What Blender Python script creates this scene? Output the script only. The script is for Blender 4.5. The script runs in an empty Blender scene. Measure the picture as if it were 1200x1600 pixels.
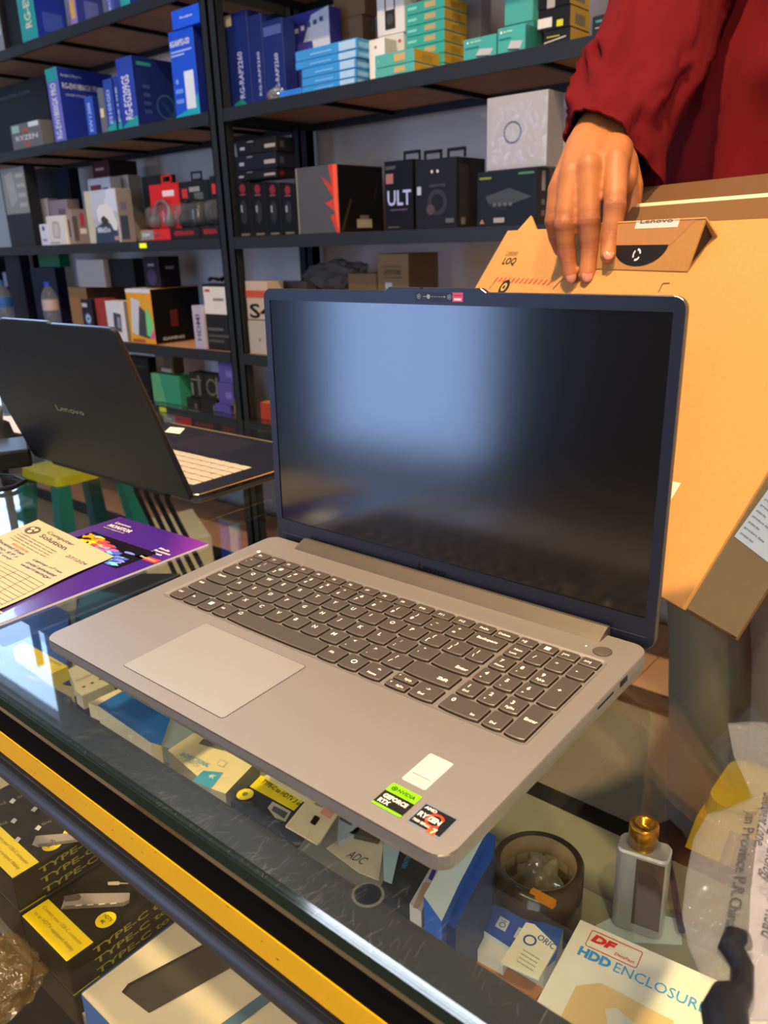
import bpy, bmesh, math, random
from mathutils import Matrix, Vector, noise
random.seed(7)
SC = bpy.context.scene
COL = SC.collection
V = Vector
# ------------------------------------------------------------------ camera
F_PX = 1247.3
R_ = Matrix(((0.7647, 0.6436, -0.0310), (0.1844, -0.2647, -0.9465), (-0.6174, 0.7181, -0.3211)))
CAM = V((0.5294, -0.2320, 0.2817))
cd = bpy.data.cameras.new('camera'); cam = bpy.data.objects.new('camera', cd); COL.objects.link(cam)
cx, cy, cz = V(R_[0]).normalized(), V(R_[1]).normalized(), V(R_[2]).normalized()
cm = Matrix((cx, -cy, -cz)).transposed().to_4x4(); cm.translation = CAM
cam.matrix_world = cm
cd.sensor_fit = 'VERTICAL'; cd.sensor_height = 36; cd.lens = F_PX / 1600 * 36
cd.clip_start = .02; cd.clip_end = 60
cd.dof.use_dof = True; cd.dof.focus_distance = .58; cd.dof.aperture_fstop = 13.0
SC.camera = cam
# ------------------------------------------------------------------ world, exposure
SC.view_settings.view_transform = 'Standard'; SC.view_settings.look = 'None'
SC.view_settings.gamma = 1; SC.view_settings.use_curve_mapping = False
SC.view_settings.exposure = 0.35
wd = bpy.data.worlds.new('daylight'); SC.world = wd; wd.use_nodes = True
wd.node_tree.nodes['Background'].inputs[0].default_value = (.62, .75, 1, 1)
wd.node_tree.nodes['Background'].inputs[1].default_value = .6
# ------------------------------------------------------------------ lights
def area(name, loc, tgt, size, power, col, sy=None):
    d = bpy.data.lights.new(name, 'AREA'); d.energy = power; d.color = col; d.size = size
    if sy: d.shape = 'RECTANGLE'; d.size_y = sy
    o = bpy.data.objects.new(name, d); COL.objects.link(o); o.location = loc
    o.rotation_euler = (V(tgt) - V(loc)).to_track_quat('-Z', 'Y').to_euler(); return o
LAMPS = [  # ceiling lamps: name, location, size, power, colour, label
    ((.12, -.34), .15, 132, (1, .69, .37), 'round warm ceiling downlight straight over the open laptop'),
    ((1.5, -1.0), .15, 80, (1, .71, .42), 'round warm ceiling downlight to the right of the counter'),
]
TUBES = [((-2.7, 1.3), 'cool white ceiling tube light before the left shelving rack'), ((-1.0, .55), 'cool white ceiling tube light over the middle of the counter'), ((.9, 1.0), 'cool white ceiling tube light at the right of the rack')]
WIN_E, WIN2_E, TUBE_E = 6.4, 7.0, 46.0
# ------------------------------------------------------------------ pixel helpers (1200x1600 photo frame)
def ray(x, y): return R_.transposed() @ V(((x - 600) / F_PX, (y - 800) / F_PX, 1))
def onpl(x, y, P, n): d = ray(x, y); return CAM + d * (n.dot(P - CAM) / n.dot(d))
def onz(x, y, z=0): return onpl(x, y, V((0, 0, z)), V((0, 0, 1)))
def ony(x, y, Y): return onpl(x, y, V((0, Y, 0)), V((0, 1, 0)))
def atd(x, y, D): return CAM + ray(x, y) * D
def solve_axis(px, P, ax, row=0):
    # value of coordinate ax of P so that the point lies on image column (row=0) / line (row=1) px
    k = (px - (600, 800)[row]) / F_PX
    a = V(R_[row]) - V(R_[2]) * k
    s = a.dot(P - CAM) - a[ax] * (P[ax] - CAM[ax])
    return CAM[ax] - s / a[ax]
# ------------------------------------------------------------------ materials
def lin(c):
    if isinstance(c, str): c = tuple(int(c[i:i + 2], 16) / 255 for i in (0, 2, 4))
    return tuple(((x / 12.92) if x <= .04045 else ((x + .055) / 1.055) ** 2.4) for x in c) + (1,)
MATS = {}
def M(c, rough=.55, metal=0, nz=.06, scale=60, bump=0, emit=0, coat=0, spec=None):
    key = (c, rough, metal, nz, scale, bump, emit, coat, spec)
    if key in MATS: return MATS[key]
    m = bpy.data.materials.new('surface'); m.use_nodes = True; nt = m.node_tree; b = nt.nodes['Principled BSDF']
    L = lin(c); b.inputs['Roughness'].default_value = rough; b.inputs['Metallic'].default_value = metal
    if coat: b.inputs['Coat Weight'].default_value = coat; b.inputs['Coat Roughness'].default_value = .08
    if spec is None and metal < .2: spec = .22 if sum(L[:3]) < .12 else .35
    if spec is not None: b.inputs['Specular IOR Level'].default_value = spec
    tc = nt.nodes.new('ShaderNodeTexCoord'); tx = nt.nodes.new('ShaderNodeTexNoise'); tx.inputs['Scale'].default_value = scale; tx.inputs['Detail'].default_value = 4
    nt.links.new(tc.outputs['Object'], tx.inputs['Vector'])
    mr = nt.nodes.new('ShaderNodeMapRange'); mr.inputs[3].default_value = 1 - nz; mr.inputs[4].default_value = 1 + nz
    nt.links.new(tx.outputs[0], mr.inputs[0])
    mx = nt.nodes.new('ShaderNodeVectorMath'); mx.operation = 'SCALE'; mx.inputs[0].default_value = L[:3]
    nt.links.new(mr.outputs[0], mx.inputs['Scale']); nt.links.new(mx.outputs[0], b.inputs['Base Color'])
    if bump:
        bp = nt.nodes.new('ShaderNodeBump'); bp.inputs['Strength'].default_value = bump; bp.inputs['Distance'].default_value = .002
        nt.links.new(tx.outputs[0], bp.inputs['Height']); nt.links.new(bp.outputs[0], b.inputs['Normal'])
    if emit:
        b.inputs['Emission Color'].default_value = L; b.inputs['Emission Strength'].default_value = emit
    MATS[key] = m; return m
def clear_mat(name, tint, ior=1.5, rough=.0, milky=0, milkcol=(.9, .93, 1), scratch=False, cap=0, crinkle=0):
    # thin clear sheet: fresnel reflection over tinted transparency, optional milky scatter
    if name in MATS: return MATS[name]
    m = bpy.data.materials.new(name); m.use_nodes = True; nt = m.node_tree; N = nt.nodes; N.clear()
    out = N.new('ShaderNodeOutputMaterial'); tr = N.new('ShaderNodeBsdfTransparent'); tr.inputs[0].default_value = tint + (1,)
    gl = N.new('ShaderNodeBsdfGlossy'); gl.inputs['Roughness'].default_value = rough
    lw = N.new('ShaderNodeLayerWeight'); lw.inputs[0].default_value = .5; f0 = ((ior - 1) / (ior + 1)) ** 2
    pw = N.new('ShaderNodeMath'); pw.operation = 'POWER'; pw.inputs[1].default_value = 5; nt.links.new(lw.outputs['Facing'], pw.inputs[0])
    fr = N.new('ShaderNodeMath'); fr.operation = 'MULTIPLY_ADD'; fr.inputs[1].default_value = 1 - f0; fr.inputs[2].default_value = f0; nt.links.new(pw.outputs[0], fr.inputs[0])
    if cap:
        mn = N.new('ShaderNodeMath'); mn.operation = 'MINIMUM'; mn.inputs[1].default_value = cap; nt.links.new(fr.outputs[0], mn.inputs[0]); fr = mn
    mx = N.new('ShaderNodeMixShader'); base = tr.outputs[0]
    if milky:
        df = N.new('ShaderNodeBsdfDiffuse'); df.inputs[0].default_value = milkcol + (1,)
        tl = N.new('ShaderNodeBsdfTranslucent'); tl.inputs[0].default_value = milkcol + (1,)
        ad = N.new('ShaderNodeMixShader'); ad.inputs[0].default_value = .5; nt.links.new(df.outputs[0], ad.inputs[1]); nt.links.new(tl.outputs[0], ad.inputs[2])
        m2 = N.new('ShaderNodeMixShader'); m2.inputs[0].default_value = milky
        nt.links.new(base, m2.inputs[1]); nt.links.new(ad.outputs[0], m2.inputs[2]); base = m2.outputs[0]
    nt.links.new(fr.outputs[0], mx.inputs[0]); nt.links.new(base, mx.inputs[1]); nt.links.new(gl.outputs[0], mx.inputs[2])
    if crinkle:
        tc = N.new('ShaderNodeTexCoord'); tx = N.new('ShaderNodeTexNoise'); tx.inputs['Scale'].default_value = crinkle; tx.inputs['Detail'].default_value = 3; tx.inputs['Distortion'].default_value = 1.2
        bp = N.new('ShaderNodeBump'); bp.inputs['Strength'].default_value = .9; bp.inputs['Distance'].default_value = .006
        nt.links.new(tc.outputs['Object'], tx.inputs['Vector']); nt.links.new(tx.outputs[0], bp.inputs['Height']); nt.links.new(bp.outputs[0], gl.inputs['Normal'])
    if scratch:
        tc = N.new('ShaderNodeTexCoord'); mp = N.new('ShaderNodeMapping'); mp.inputs['Scale'].default_value = (60, 900, 1); mp.inputs['Rotation'].default_value = (0, 0, .7)
        tx = N.new('ShaderNodeTexNoise'); tx.inputs['Scale'].default_value = 1; tx.inputs['Detail'].default_value = 3
        bp = N.new('ShaderNodeBump'); bp.inputs['Strength'].default_value = .12; bp.inputs['Distance'].default_value = .0004
        nt.links.new(tc.outputs['Object'], mp.inputs[0]); nt.links.new(mp.outputs[0], tx.inputs['Vector']); nt.links.new(tx.outputs[0], bp.inputs['Height']); nt.links.new(bp.outputs[0], gl.inputs['Normal'])
    nt.links.new(mx.outputs[0], out.inputs[0]); MATS[name] = m; return m
# ------------------------------------------------------------------ mesh builder
TXT = {}
def text_mesh(s, bold, shear):
    k = (s, bold, shear)
    if k not in TXT:
        c = bpy.data.curves.new('t', 'FONT'); c.body = s; c.size = 1; c.resolution_u = 2; c.offset = bold; c.shear = shear
        o = bpy.data.objects.new('t', c); me = o.to_mesh()
        vs = [v.co.copy() for v in me.vertices]; fs = [tuple(p.vertices) for p in me.polygons]
        o.to_mesh_clear(); bpy.data.objects.remove(o); bpy.data.curves.remove(c)
        if vs:
            x0 = min(v.x for v in vs); x1 = max(v.x for v in vs); y0 = min(v.y for v in vs); y1 = max(v.y for v in vs)
        else: x0 = y0 = 0; x1 = y1 = 1
        TXT[k] = (vs, fs, x0, x1, y0, y1)
    return TXT[k]
class MB:
    def __init__(s, F=None): s.v = []; s.f = []; s.m = []; s.mats = []; s.F = F or Matrix(); s.smooth = set()
    def mi(s, mat):
        if mat not in s.mats: s.mats.append(mat)
        return s.mats.index(mat)
    def add(s, vs, fs, mat, smooth=False, F=None):
        o = len(s.v); T = s.F @ F if F else s.F
        s.v += [T @ V(v) for v in vs]; i = s.mi(mat)
        for f in fs:
            if smooth: s.smooth.add(len(s.f))
            s.f.append(tuple(o + k for k in f)); s.m.append(i)
        return s
    def from_bm(s, bm, mat, smooth=False, F=None):
        bm.verts.index_update(); s.add([v.co.copy() for v in bm.verts], [tuple(v.index for v in f.verts) for f in bm.faces], mat, smooth, F); bm.free(); return s
    def box(s, x0, x1, y0, y1, z0, z1, mat, bev=0, F=None, seg=2):
        bm = bmesh.new(); bmesh.ops.create_cube(bm, size=1)
        for v in bm.verts: v.co = V(((x0 + x1) / 2 + v.co.x * (x1 - x0), (y0 + y1) / 2 + v.co.y * (y1 - y0), (z0 + z1) / 2 + v.co.z * (z1 - z0)))
        if bev: bmesh.ops.bevel(bm, geom=bm.edges[:], offset=bev, segments=seg, affect='EDGES', profile=.5)
        return s.from_bm(bm, mat, False, F)
    def quad(s, pts, mat): return s.add(pts, [tuple(range(len(pts)))], mat)
    def prism(s, pts, z0, z1, mat, F=None, cap=None, smooth=False):
        n = len(pts); vs = [(p[0], p[1], z0) for p in pts] + [(p[0], p[1], z1) for p in pts]
        s.add(vs, [tuple(range(n))[::-1]] + [(i, (i + 1) % n, n + (i + 1) % n, n + i) for i in range(n)], mat, False, F)
        return s.add(vs[n:], [tuple(range(n))], cap or mat, False, F)
    def loft(s, loops, mat, cap0=True, cap1=True, smooth=False, F=None, closed=True):
        n = len(loops[0]); vs = [p for l in loops for p in l]; fs = []
        for k in range(len(loops) - 1):
            for i in range(n if closed else n - 1): a = k * n + i; b = k * n + (i + 1) % n; fs.append((a, b, b + n, a + n))
        s.add(vs, fs, mat, smooth, F)
        if cap0: s.add(loops[0], [tuple(range(n))[::-1]], mat, False, F)
        if cap1: s.add(loops[-1], [tuple(range(n))], mat, False, F)
        return s
    def tube(s, path, r, mat, seg=12, cap=True):
        path = [V(p) for p in path]; rs = r if isinstance(r, (list, tuple)) else [r] * len(path); loops = []; up = None
        for i, p in enumerate(path):
            t = (path[min(i + 1, len(path) - 1)] - path[max(i - 1, 0)]).normalized()
            if up is None: up = t.orthogonal().normalized()
            up = (up - t * up.dot(t)).normalized(); w = t.cross(up)
            loops.append([p + (up * math.cos(a) + w * math.sin(a)) * rs[i] for a in (2 * math.pi * k / seg for k in range(seg))])
        return s.loft(loops, mat, cap, cap, True)
    def lathe(s, prof, mat, seg=32, F=None, smooth=True):
        loops = [[(r * math.cos(2 * math.pi * k / seg), r * math.sin(2 * math.pi * k / seg), z) for k in range(seg)] for r, z in prof]
        return s.loft(loops, mat, False, False, smooth, F)
    def disc(s, c, X, Y, r, mat, seg=24, r2=None):
        c, X, Y = V(c), V(X).normalized(), V(Y).normalized(); r2 = r2 or r
        return s.quad([c + X * r * math.cos(2 * math.pi * k / seg) + Y * r2 * math.sin(2 * math.pi * k / seg) for k in range(seg)], mat)
    def ring(s, c, X, Y, r, t, mat, a0=0, a1=360, seg=28):
        c, X, Y = V(c), V(X).normalized(), V(Y).normalized(); vs = []
        for k in range(seg + 1):
            a = math.radians(a0 + (a1 - a0) * k / seg); d = X * math.cos(a) + Y * math.sin(a); vs += [c + d * r, c + d * (r - t)]
        return s.add(vs, [(2 * k, 2 * k + 2, 2 * k + 3, 2 * k + 1) for k in range(seg)], mat)
    def text(s, t, P, X, Y, mat, h=None, w=None, bold=.012, shear=0, al='l', cap=0):
        vs, fs, x0, x1, y0, y1 = text_mesh(t, bold, shear)
        if not vs: return s
        P, X, Y = V(P), V(X).normalized(), V(Y).normalized()
        sy = h / (y1 - y0) if h else None; sx = w / (x1 - x0) if w else sy
        if sy is None: sy = sx
        if cap: sy = sx = h / .73; P = P + Y * y0 * sy
        ox = {'l': 0, 'c': -.5, 'r': -1}[al] * (x1 - x0) * sx
        return s.add([P + X * ((v.x - x0) * sx + ox) + Y * (v.y - y0) * sy for v in vs], fs, mat)
    def build(s, name, parent=None, label=None, cat=None, group=None, kind=None, M0=None, smooth=False):
        if M0 is None:
            xs, ys, zs = zip(*[tuple(v) for v in s.v])
            M0 = Matrix.Translation(((min(xs) + max(xs)) / 2, (min(ys) + max(ys)) / 2, min(zs)))
        inv = M0.inverted(); me = bpy.data.meshes.new(name)
        me.from_pydata([inv @ v for v in s.v], [], s.f)
        for m in s.mats: me.materials.append(m)
        me.polygons.foreach_set('material_index', s.m)
        me.polygons.foreach_set('use_smooth', [smooth or i in s.smooth for i in range(len(s.f))])
        bm = bmesh.new(); bm.from_mesh(me); bmesh.ops.recalc_face_normals(bm, faces=bm.faces[:]); bm.to_mesh(me); bm.free(); me.update()
        o = bpy.data.objects.new(name, me); COL.objects.link(o)
        if parent is not None:
            o.parent = parent; o.matrix_basis = WM[parent.name].inverted() @ M0
        else: o.matrix_basis = M0
        WM[o.name] = M0.copy(); tag(o, label, cat, group, kind); return o
WM = {}
def tag(o, label=None, cat=None, group=None, kind=None):
    if label: o['label'] = label
    if cat: o['category'] = cat
    if group: o['group'] = group
    if kind: o['kind'] = kind
def thing(name, loc, label, cat, group=None, mat=None):
    o = bpy.data.objects.new(name, None); COL.objects.link(o); o.empty_display_size = .05
    m = mat.copy() if mat else Matrix.Translation(V(loc)); o.matrix_basis = m; WM[o.name] = m; tag(o, label, cat, group); return o
def rrect(x0, x1, y0, y1, r, n=5, off=0):
    x0 -= off; x1 += off; y0 -= off; y1 += off; r = max(r + off, .0002); out = []
    for cx_, cy_, a0 in ((x1 - r, y1 - r, 0), (x0 + r, y1 - r, 90), (x0 + r, y0 + r, 180), (x1 - r, y0 + r, 270)):
        for k in range(n + 1): a = math.radians(a0 + 90 * k / n); out.append((cx_ + r * math.cos(a), cy_ + r * math.sin(a)))
    return out
def frame_faces(outer, inner):
    # annulus between two loops with equal vertex count
    n = len(outer); return [(i, (i + 1) % n, n + (i + 1) % n, n + i) for i in range(n)]
def fM(O, X, Y):
    X = V(X).normalized(); Z = X.cross(V(Y)).normalized(); Y = Z.cross(X)
    m = Matrix((X, Y, Z)).transposed().to_4x4(); m.translation = V(O); return m
# ================================================================== THE ROOM
WALL = M('cbcac8', .8, nz=.03, scale=3); CEIL = M('8f9194', .9, nz=.02, scale=2)
FLOORM = M('857b66', .45, nz=.12, scale=6)
XL, XR, YF, YB, ZF, ZC = -6.2, 3.2, -3.2, 1.95, -.86, 3.0
def struct(mb, name): return mb.build(name, kind='structure')
struct(MB().box(XL - .1, XR + .1, YF - .1, YB + .1, ZF - .1, ZF, FLOORM), 'floor')
struct(MB().box(XL - .1, XR + .1, YF - .1, YB + .1, ZC, ZC + .1, CEIL), 'ceiling')
struct(MB().box(XL - .1, XL, YF, YB, ZF, ZC, WALL), 'wall_left')
struct(MB().box(XR, XR + .1, YF, YB, ZF, ZC, WALL), 'wall_right')
W1 = (-3.3, -1.95, ZF, 1.5)     # shop front opening
W2 = (-6.0, -4.42, .5, 2.92); W3 = (.7, 2.7, -.1, 1.7)     # window beyond the racks, then an added opening for fill light
def wall_open(name, y0, y1, w, w2=None):
    b = MB(); WALL_ = WALL if y0 > 0 else M('4a4a50', .8); b.box(XL, w[0], y0, y1, ZF, ZC, WALL_).box(w[1], w2[0] if w2 else XR, y0, y1, ZF, ZC, WALL_).box(w[0], w[1], y0, y1, w[3], ZC, WALL_)
    if w[2] > ZF: b.box(w[0], w[1], y0, y1, ZF, w[2], WALL)
    if w2: b.box(w2[1], XR, y0, y1, ZF, ZC, WALL_).box(w2[0], w2[1], y0, y1, ZF, w2[2], WALL_).box(w2[0], w2[1], y0, y1, w2[3], ZC, WALL_)
    struct(b, name)
wall_open('wall_front', YF - .1, YF, W1, W3); wall_open('wall_back', YB, YB + .1, W2)
ALU = M('6a6d72', .4, .7)
def window(name, w, y, e, col, nm):
    b = MB(); t = .04
    b.box(w[0], w[0] + t, y - .03, y + .03, w[2], w[3], ALU).box(w[1] - t, w[1], y - .03, y + .03, w[2], w[3], ALU).box(w[0], w[1], y - .03, y + .03, w[3] - t, w[3], ALU).box(w[0], w[1], y - .03, y + .03, w[2], w[2] + t, ALU)
    for i in range(1, nm): xm = w[0] + (w[1] - w[0]) * i / nm; b.box(xm - .02, xm + .02, y - .02, y + .02, w[2], w[3], ALU)
    o = b.build(name, kind='structure')
    MB().box(w[0] + t, w[1] - t, y + .035, y + .045, w[2] + t, w[3] - t, M(col, .5, emit=e)).build('daylit_pane', o)
window('window_1', W1, YF - .05, WIN_E, '98b6ec', 1)
window('window_2', W2, YB + .05, WIN2_E, 'b4d4ff', 1)
window('fill_window', W3, YF - .05, 4.0, 'e4e8f2', 2)  # added window, brightens the back wall and the box fronts
WHITE = M('e9e9e6', .5)
for (x, y), s_, p_, c_, lab in LAMPS:
    t = thing('ceiling_downlight', (x, y, ZC - .03), lab, 'ceiling light')
    MB(Matrix.Translation((x, y, ZC - .03))).lathe([(s_ / 2, .03), (s_ / 2 + .025, .028), (s_ / 2 + .02, 0), (s_ / 2, 0), (s_ / 2 - .004, .015)], WHITE).build('trim_ring', t)
    lo = area('bulb', (0, 0, .012), (0, 0, -1), s_, p_, c_); lo.data.shape = 'DISK'; lo.parent = t; lo.location = (0, 0, .012)
for (x, y), lab in TUBES:
    t = thing('ceiling_tube_light', (x, y, ZC - .06), lab, 'ceiling light')
    MB().box(x - .6, x + .6, y - .03, y + .03, ZC - .03, ZC - .001, WHITE).build('fitting', t)
    MB().tube([(x - .58, y, ZC - .045), (x + .58, y, ZC - .045)], .014, M('e4eeff', .4, emit=TUBE_E)).build('tube', t)
# ================================================================== DISPLAY COUNTER
GLF = clear_mat('front_glass', (.95, .96, .94), 1.2, cap=.05)
BLK = M('0c0d0c', .35); DGR = M('2a2c2a', .4, .3, bump=.05); CX0, CX1, CY0, CY1 = -1.9, 1.25, -.049, .66
counter = thing('display_counter', ((CX0 + CX1) / 2, .3, ZF), 'long glass display counter with black frame and yellow front strip, carrying the laptops', 'display counter')
MB().box(CX0, CX1, CY0 + .004, CY1, -.008, 0, clear_mat('top_glass', (.92, .945, .92), 1.5)).build('glass_top', counter, label='clear scratched glass top')
EDG = M('151d18', .15, coat=1, nz=.2, scale=200)
b = MB(); pr = [(CY0 + .0075, .0003), (CY0 + .003, -.0006), (CY0, -.0035), (CY0 + .001, -.0085), (CY0 + .0075, -.0085)]
b.loft([[(CX0, y, z) for y, z in pr], [(CX1, y, z) for y, z in pr]], EDG).build('glass_edge', counter, label='dark green polished glass edge')
FR = M('1e1f1b', .45, .2, nz=.12, scale=30, bump=.1)
b = MB().box(CX0, CX1, -.046, -.0145, -.05, -.0088, FR)
b.box(CX0, CX1, CY1 - .03, CY1, -.05, -.0088, FR)
for x in (CX0, CX1 - .032): b.box(x, x + .032, -.0145, CY1 - .03, -.05, -.0088, FR)
b.build('top_frame', counter)
YEL = M('dfa808', .38, nz=.12, scale=25)
b = MB().box(CX0, CX1, -.0485, -.0461, -.047, -.0285, YEL)
for i in range(34):
    x = random.uniform(-.1, .34); w_ = random.uniform(.0004, .0016); zt_ = -.0286 - (random.random() ** 2) * .014; hh = random.uniform(.0002, .0007)
    b.quad([(x - w_, -.04862, zt_), (x - w_ * .3, -.04862, zt_ - hh), (x + w_, -.04862, zt_ - hh * .6), (x + w_ * .5, -.04862, zt_ + hh * .3)], M('3a2a10', .7))
b.build('yellow_strip', counter, label='chipped yellow metal strip')
MB().tube([(CX0, -.043, -.067), (CX1, -.043, -.067)], .0078, M('2e3137', .4, .3)).build('front_rail', counter)
MB().box(CX0, CX1, -.0478, -.0461, -.0284, -.0089, M('0a0a0a', .85, spec=.05)).build('black_band', counter)  # black strip put in for the dark gap under the glass overhang
MB().box(CX0, CX1, -.0472, -.0461, -.0535, -.0495, M('15171c', .5)).build('rubber_seal', counter)
MB().box(CX0 + .03, CX1 - .03, -.040, -.036, -.81, -.052, GLF).build('front_glass', counter)
MB().box(CX0 + .05, CX1 - .05, -.030, -.022, -.056, -.0505, M('ffe2b8', .4, emit=22)).build('case_lamp', counter, label='warm light strip under the front frame')
MB().box(CX0, CX1, -.04, CY1, ZF + .002, -.81, FR).build('plinth', counter)
b = MB()
for x in (CX0, CX1 - .03):
    for y in (-.035, CY1 - .03): b.box(x, x + .03, y, y + .03, -.81, -.05, FR)
b.build('corner_posts', counter)
SCU = clear_mat('scuff_glint', (.97, .97, .97), 1.5, .2, milky=.30, milkcol=(.8, .82, .85)); b = MB()  # scratches in the glass, with the lamp glint painted in as milky strokes
for k in range(420):
    x = random.choice((random.gauss(.17, .05), random.gauss(.30, .04), random.uniform(0, .45))); y = random.uniform(-.043, -.008) if k % 3 else random.uniform(-.044, -.036)
    a = random.gauss(1.1, .5) + (x - .2) * 3; ln = random.uniform(.001, .005); w_ = random.uniform(.00003, .00008); d = V((math.cos(a), math.sin(a), 0)) * ln; n_ = V((-math.sin(a), math.cos(a), 0)) * w_; p = V((x, y, .0001)); c_ = V((-d.y, d.x, 0)) * .05
    pts = [p - d - n_, p + c_ - n_, p + d - n_, p + d + n_, p + c_ + n_, p - d + n_]
    if all(-.0455 < q.y < -.004 for q in pts): b.quad(pts, SCU)
o = b.build('scuff_glints', counter); o['kind'] = 'stuff'
ZS = -.31
SHB = M('8d8a74', .5, nz=.06, scale=12)
MB().box(CX0 + .03, CX1 - .03, -.03, .345, ZS - .012, ZS, SHB).build('shelf_board', counter, label='beige shelf board')
b = MB().box(CX0 + .03, CX1 - .03, .345, .43, ZS - .012, ZS + .001, M('767465', .5)).box(CX0 + .03, CX1 - .03, .43, .452, ZS - .03, ZS + .004, M('101110', .3))
b.build('shelf_rear_bar', counter, label='black shelf bar')
# bolt in the frame under the glass
pb = onz(575, 1398, -.0086)
MB(Matrix.Translation(pb)).lathe([(.0078, .0001), (.0070, .0003), (.0064, .0003)], M('4c4d44', .5)).lathe([(.0064, .0004), (0, .0004)], M('020202', .3)).build('screw_hole', counter)
# ================================================================== MAIN LAPTOP
TILT = math.radians(2.58)
LF = Matrix.Translation((0, 0, .018)) @ Matrix.Rotation(TILT, 4, 'X')
LW, LD = .3593, .2258
ALB = M('a29c97', .42, .6, nz=.015, scale=900)
ALE = M('9a938e', .25, .9, nz=.02)
LID = M('1d2130', .38, .25, nz=.03); LIDE = M('6f6a68', .28, .9)
lap = thing('laptop', (0, 0, 0), 'large open grey laptop on the glass counter, screen and keyboard facing the camera', 'laptop', mat=LF)
def rr3(x0, x1, y0, y1, r, z, off=0, n=6, wedge=0): return [(p[0], p[1], z * (1 + wedge * max(0, p[1]) / LD)) for p in rrect(x0, x1, y0, y1, r, n, off)]
PK = (.0155, .3455, .0915, .1950)
b = MB(LF)
o_ = rr3(0, LW, 0, LD, .011, 0, -.0007); i_ = rr3(*PK, .004, 0)
b.add(o_ + i_, frame_faces(o_, i_), ALB)
i2 = rr3(PK[0] + .0015, PK[1] - .0015, PK[2] + .0028, PK[3] - .0014, .003, -.0013)
b.add(i_ + i2, frame_faces(i_, i2), ALB); b.quad(i2, M('857f7b', .5, .4))
b.loft([o_, rr3(0, LW, 0, LD, .011, -.0006)], ALE, False, False)
b.loft([rr3(0, LW, 0, LD, .011, -.0006), rr3(0, LW, 0, LD, .011, -.006), rr3(0, LW, 0, LD, .011, -.0100, -.0015, wedge=.45), rr3(0, LW, 0, LD, .011, -.0150, -.0085, wedge=.45)], ALB, False, True, smooth=False)
b.build('base', lap, M0=LF)
b = MB(LF)
b.tube([(.03, .205, -.0225), (.33, .205, -.0225)], .0045, BLK)
b.build('rear_foot', lap); 
for x in (.04, .32): MB(LF @ Matrix.Translation((x, .02, -.018))).lathe([(0, 0), (.006, 0), (.0055, .004), (0, .004)], BLK, 16).build('front_foot', lap)
b = MB(LF); tp = rr3(.0850, .1890, .0120, .0815, .0022, .0001)
b.quad(rr3(.0850, .1890, .0120, .0815, .0022, .00008, .0004), M('2e2b2a', .5)); b.quad(tp[:], M('b3b0aa', .32, .5, nz=.03, scale=1500)); 
for v in range(len(tp)): b.v[len(b.v) - len(tp) + v] += V((0, 0, .00015))
b.build('touchpad', lap, label='lighter grey touchpad')
# ports on the right side
b = MB(LF); PX = LW + .0001
b.box(LW - .002, PX, .1800, .1905, -.0058, -.0018, M('060606', .3)).box(LW - .002, PX, .1500, .1710, -.0046, -.0030, M('060606', .3))
b.build('side_ports', lap)
# hinge cover
HC = M('7b736a', .38, .7)
pf = [(.2135, 0), (.2160, .0022), (.2255, .0058), (.2290, .0052), (.2300, -.006), (.2135, -.004)]
MB(LF).loft([[(.0415, y, z) for y, z in pf], [(.3295, y, z) for y, z in pf]], HC).build('hinge_cover', lap, label='raised metal hinge cover')
# keys
KM = M('4d4744', .5, .1, nz=.03); KE = M('6f665e', .4, .2); LEG = M('fffaf0', .5, nz=0); KEY_SHADE = M('0a0a0a', .6)  # pale rims paint the key highlights, black skirts paint the key shadows
KT = .0003
def key_mesh(x0, x1, y0, y1, small=False):
    r = .0012; pts = []; n = 5; dip = .0006 if small else .0011
    for cx_, cy_, a0 in ((x1 - r, y1 - r, 0), (x0 + r, y1 - r, 90)):
        for k in range(n): a = math.radians(a0 + 90 * k / (n - 1)); pts.append((cx_ + r * math.cos(a), cy_ + r * math.sin(a)))
    yb = y0 + dip
    for k in range(13):
        t = k / 12; pts.append((x0 + (x1 - x0) * t, yb - dip * (1 - abs(2 * t - 1) ** 3.2)))
    return pts
def add_key(par, F, x0, x1, y0, y1, legs, top=KT, bot=-.0013, small=False, mats=None):
    km, ke, lg = mats or (KM, KE, LEG)
    b = MB(F); pts = key_mesh(x0, x1, y0, y1, small); cxm, cym = (x0 + x1) / 2, (y0 + y1) / 2
    ins = [(cxm + (p[0] - cxm) * (1 - .0007 / (x1 - x0)), cym + (p[1] - cym) * (1 - .0007 / (y1 - y0))) for p in pts]
    out = [(cxm + .0003 + (p[0] - cxm) * (1 + .0008 / (x1 - x0)), cym + (p[1] - cym) * (1 + .0007 / (y1 - y0)) - .0005) for p in pts]
    b.loft([[(p[0], p[1], bot) for p in out], [(p[0], p[1], top - .0009) for p in pts]], KEY_SHADE if mats is None else km, False, False)
    b.loft([[(p[0], p[1], top - .0009) for p in pts], [(p[0], p[1], top - .0002) for p in pts], [(p[0], p[1], top) for p in ins]], ke, False, False)
    b.quad([(p[0], p[1], top) for p in ins], km)
    for (t, u, v, h) in legs:
        b.text(t, (x0 + (x1 - x0) * u, y0 + (y1 - y0) * v, top + .00006), (1, 0, 0), (0, 1, 0), lg, h=h * 1.25, bold=.022, cap=1)
    return b.build('key', par)
def L1(t): return [(t, .28, .50, .0030)]
def L2(a, c): return [(a, .30, .60, .0026), (c, .22, .22, .0028)]
def LS(t, u=.12, v=.5, h=.0019): return [(t, u, v, h)]
RY = [.0955, .1133, .1311, .1487, .1663, .1830]; RH = .0152
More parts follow.
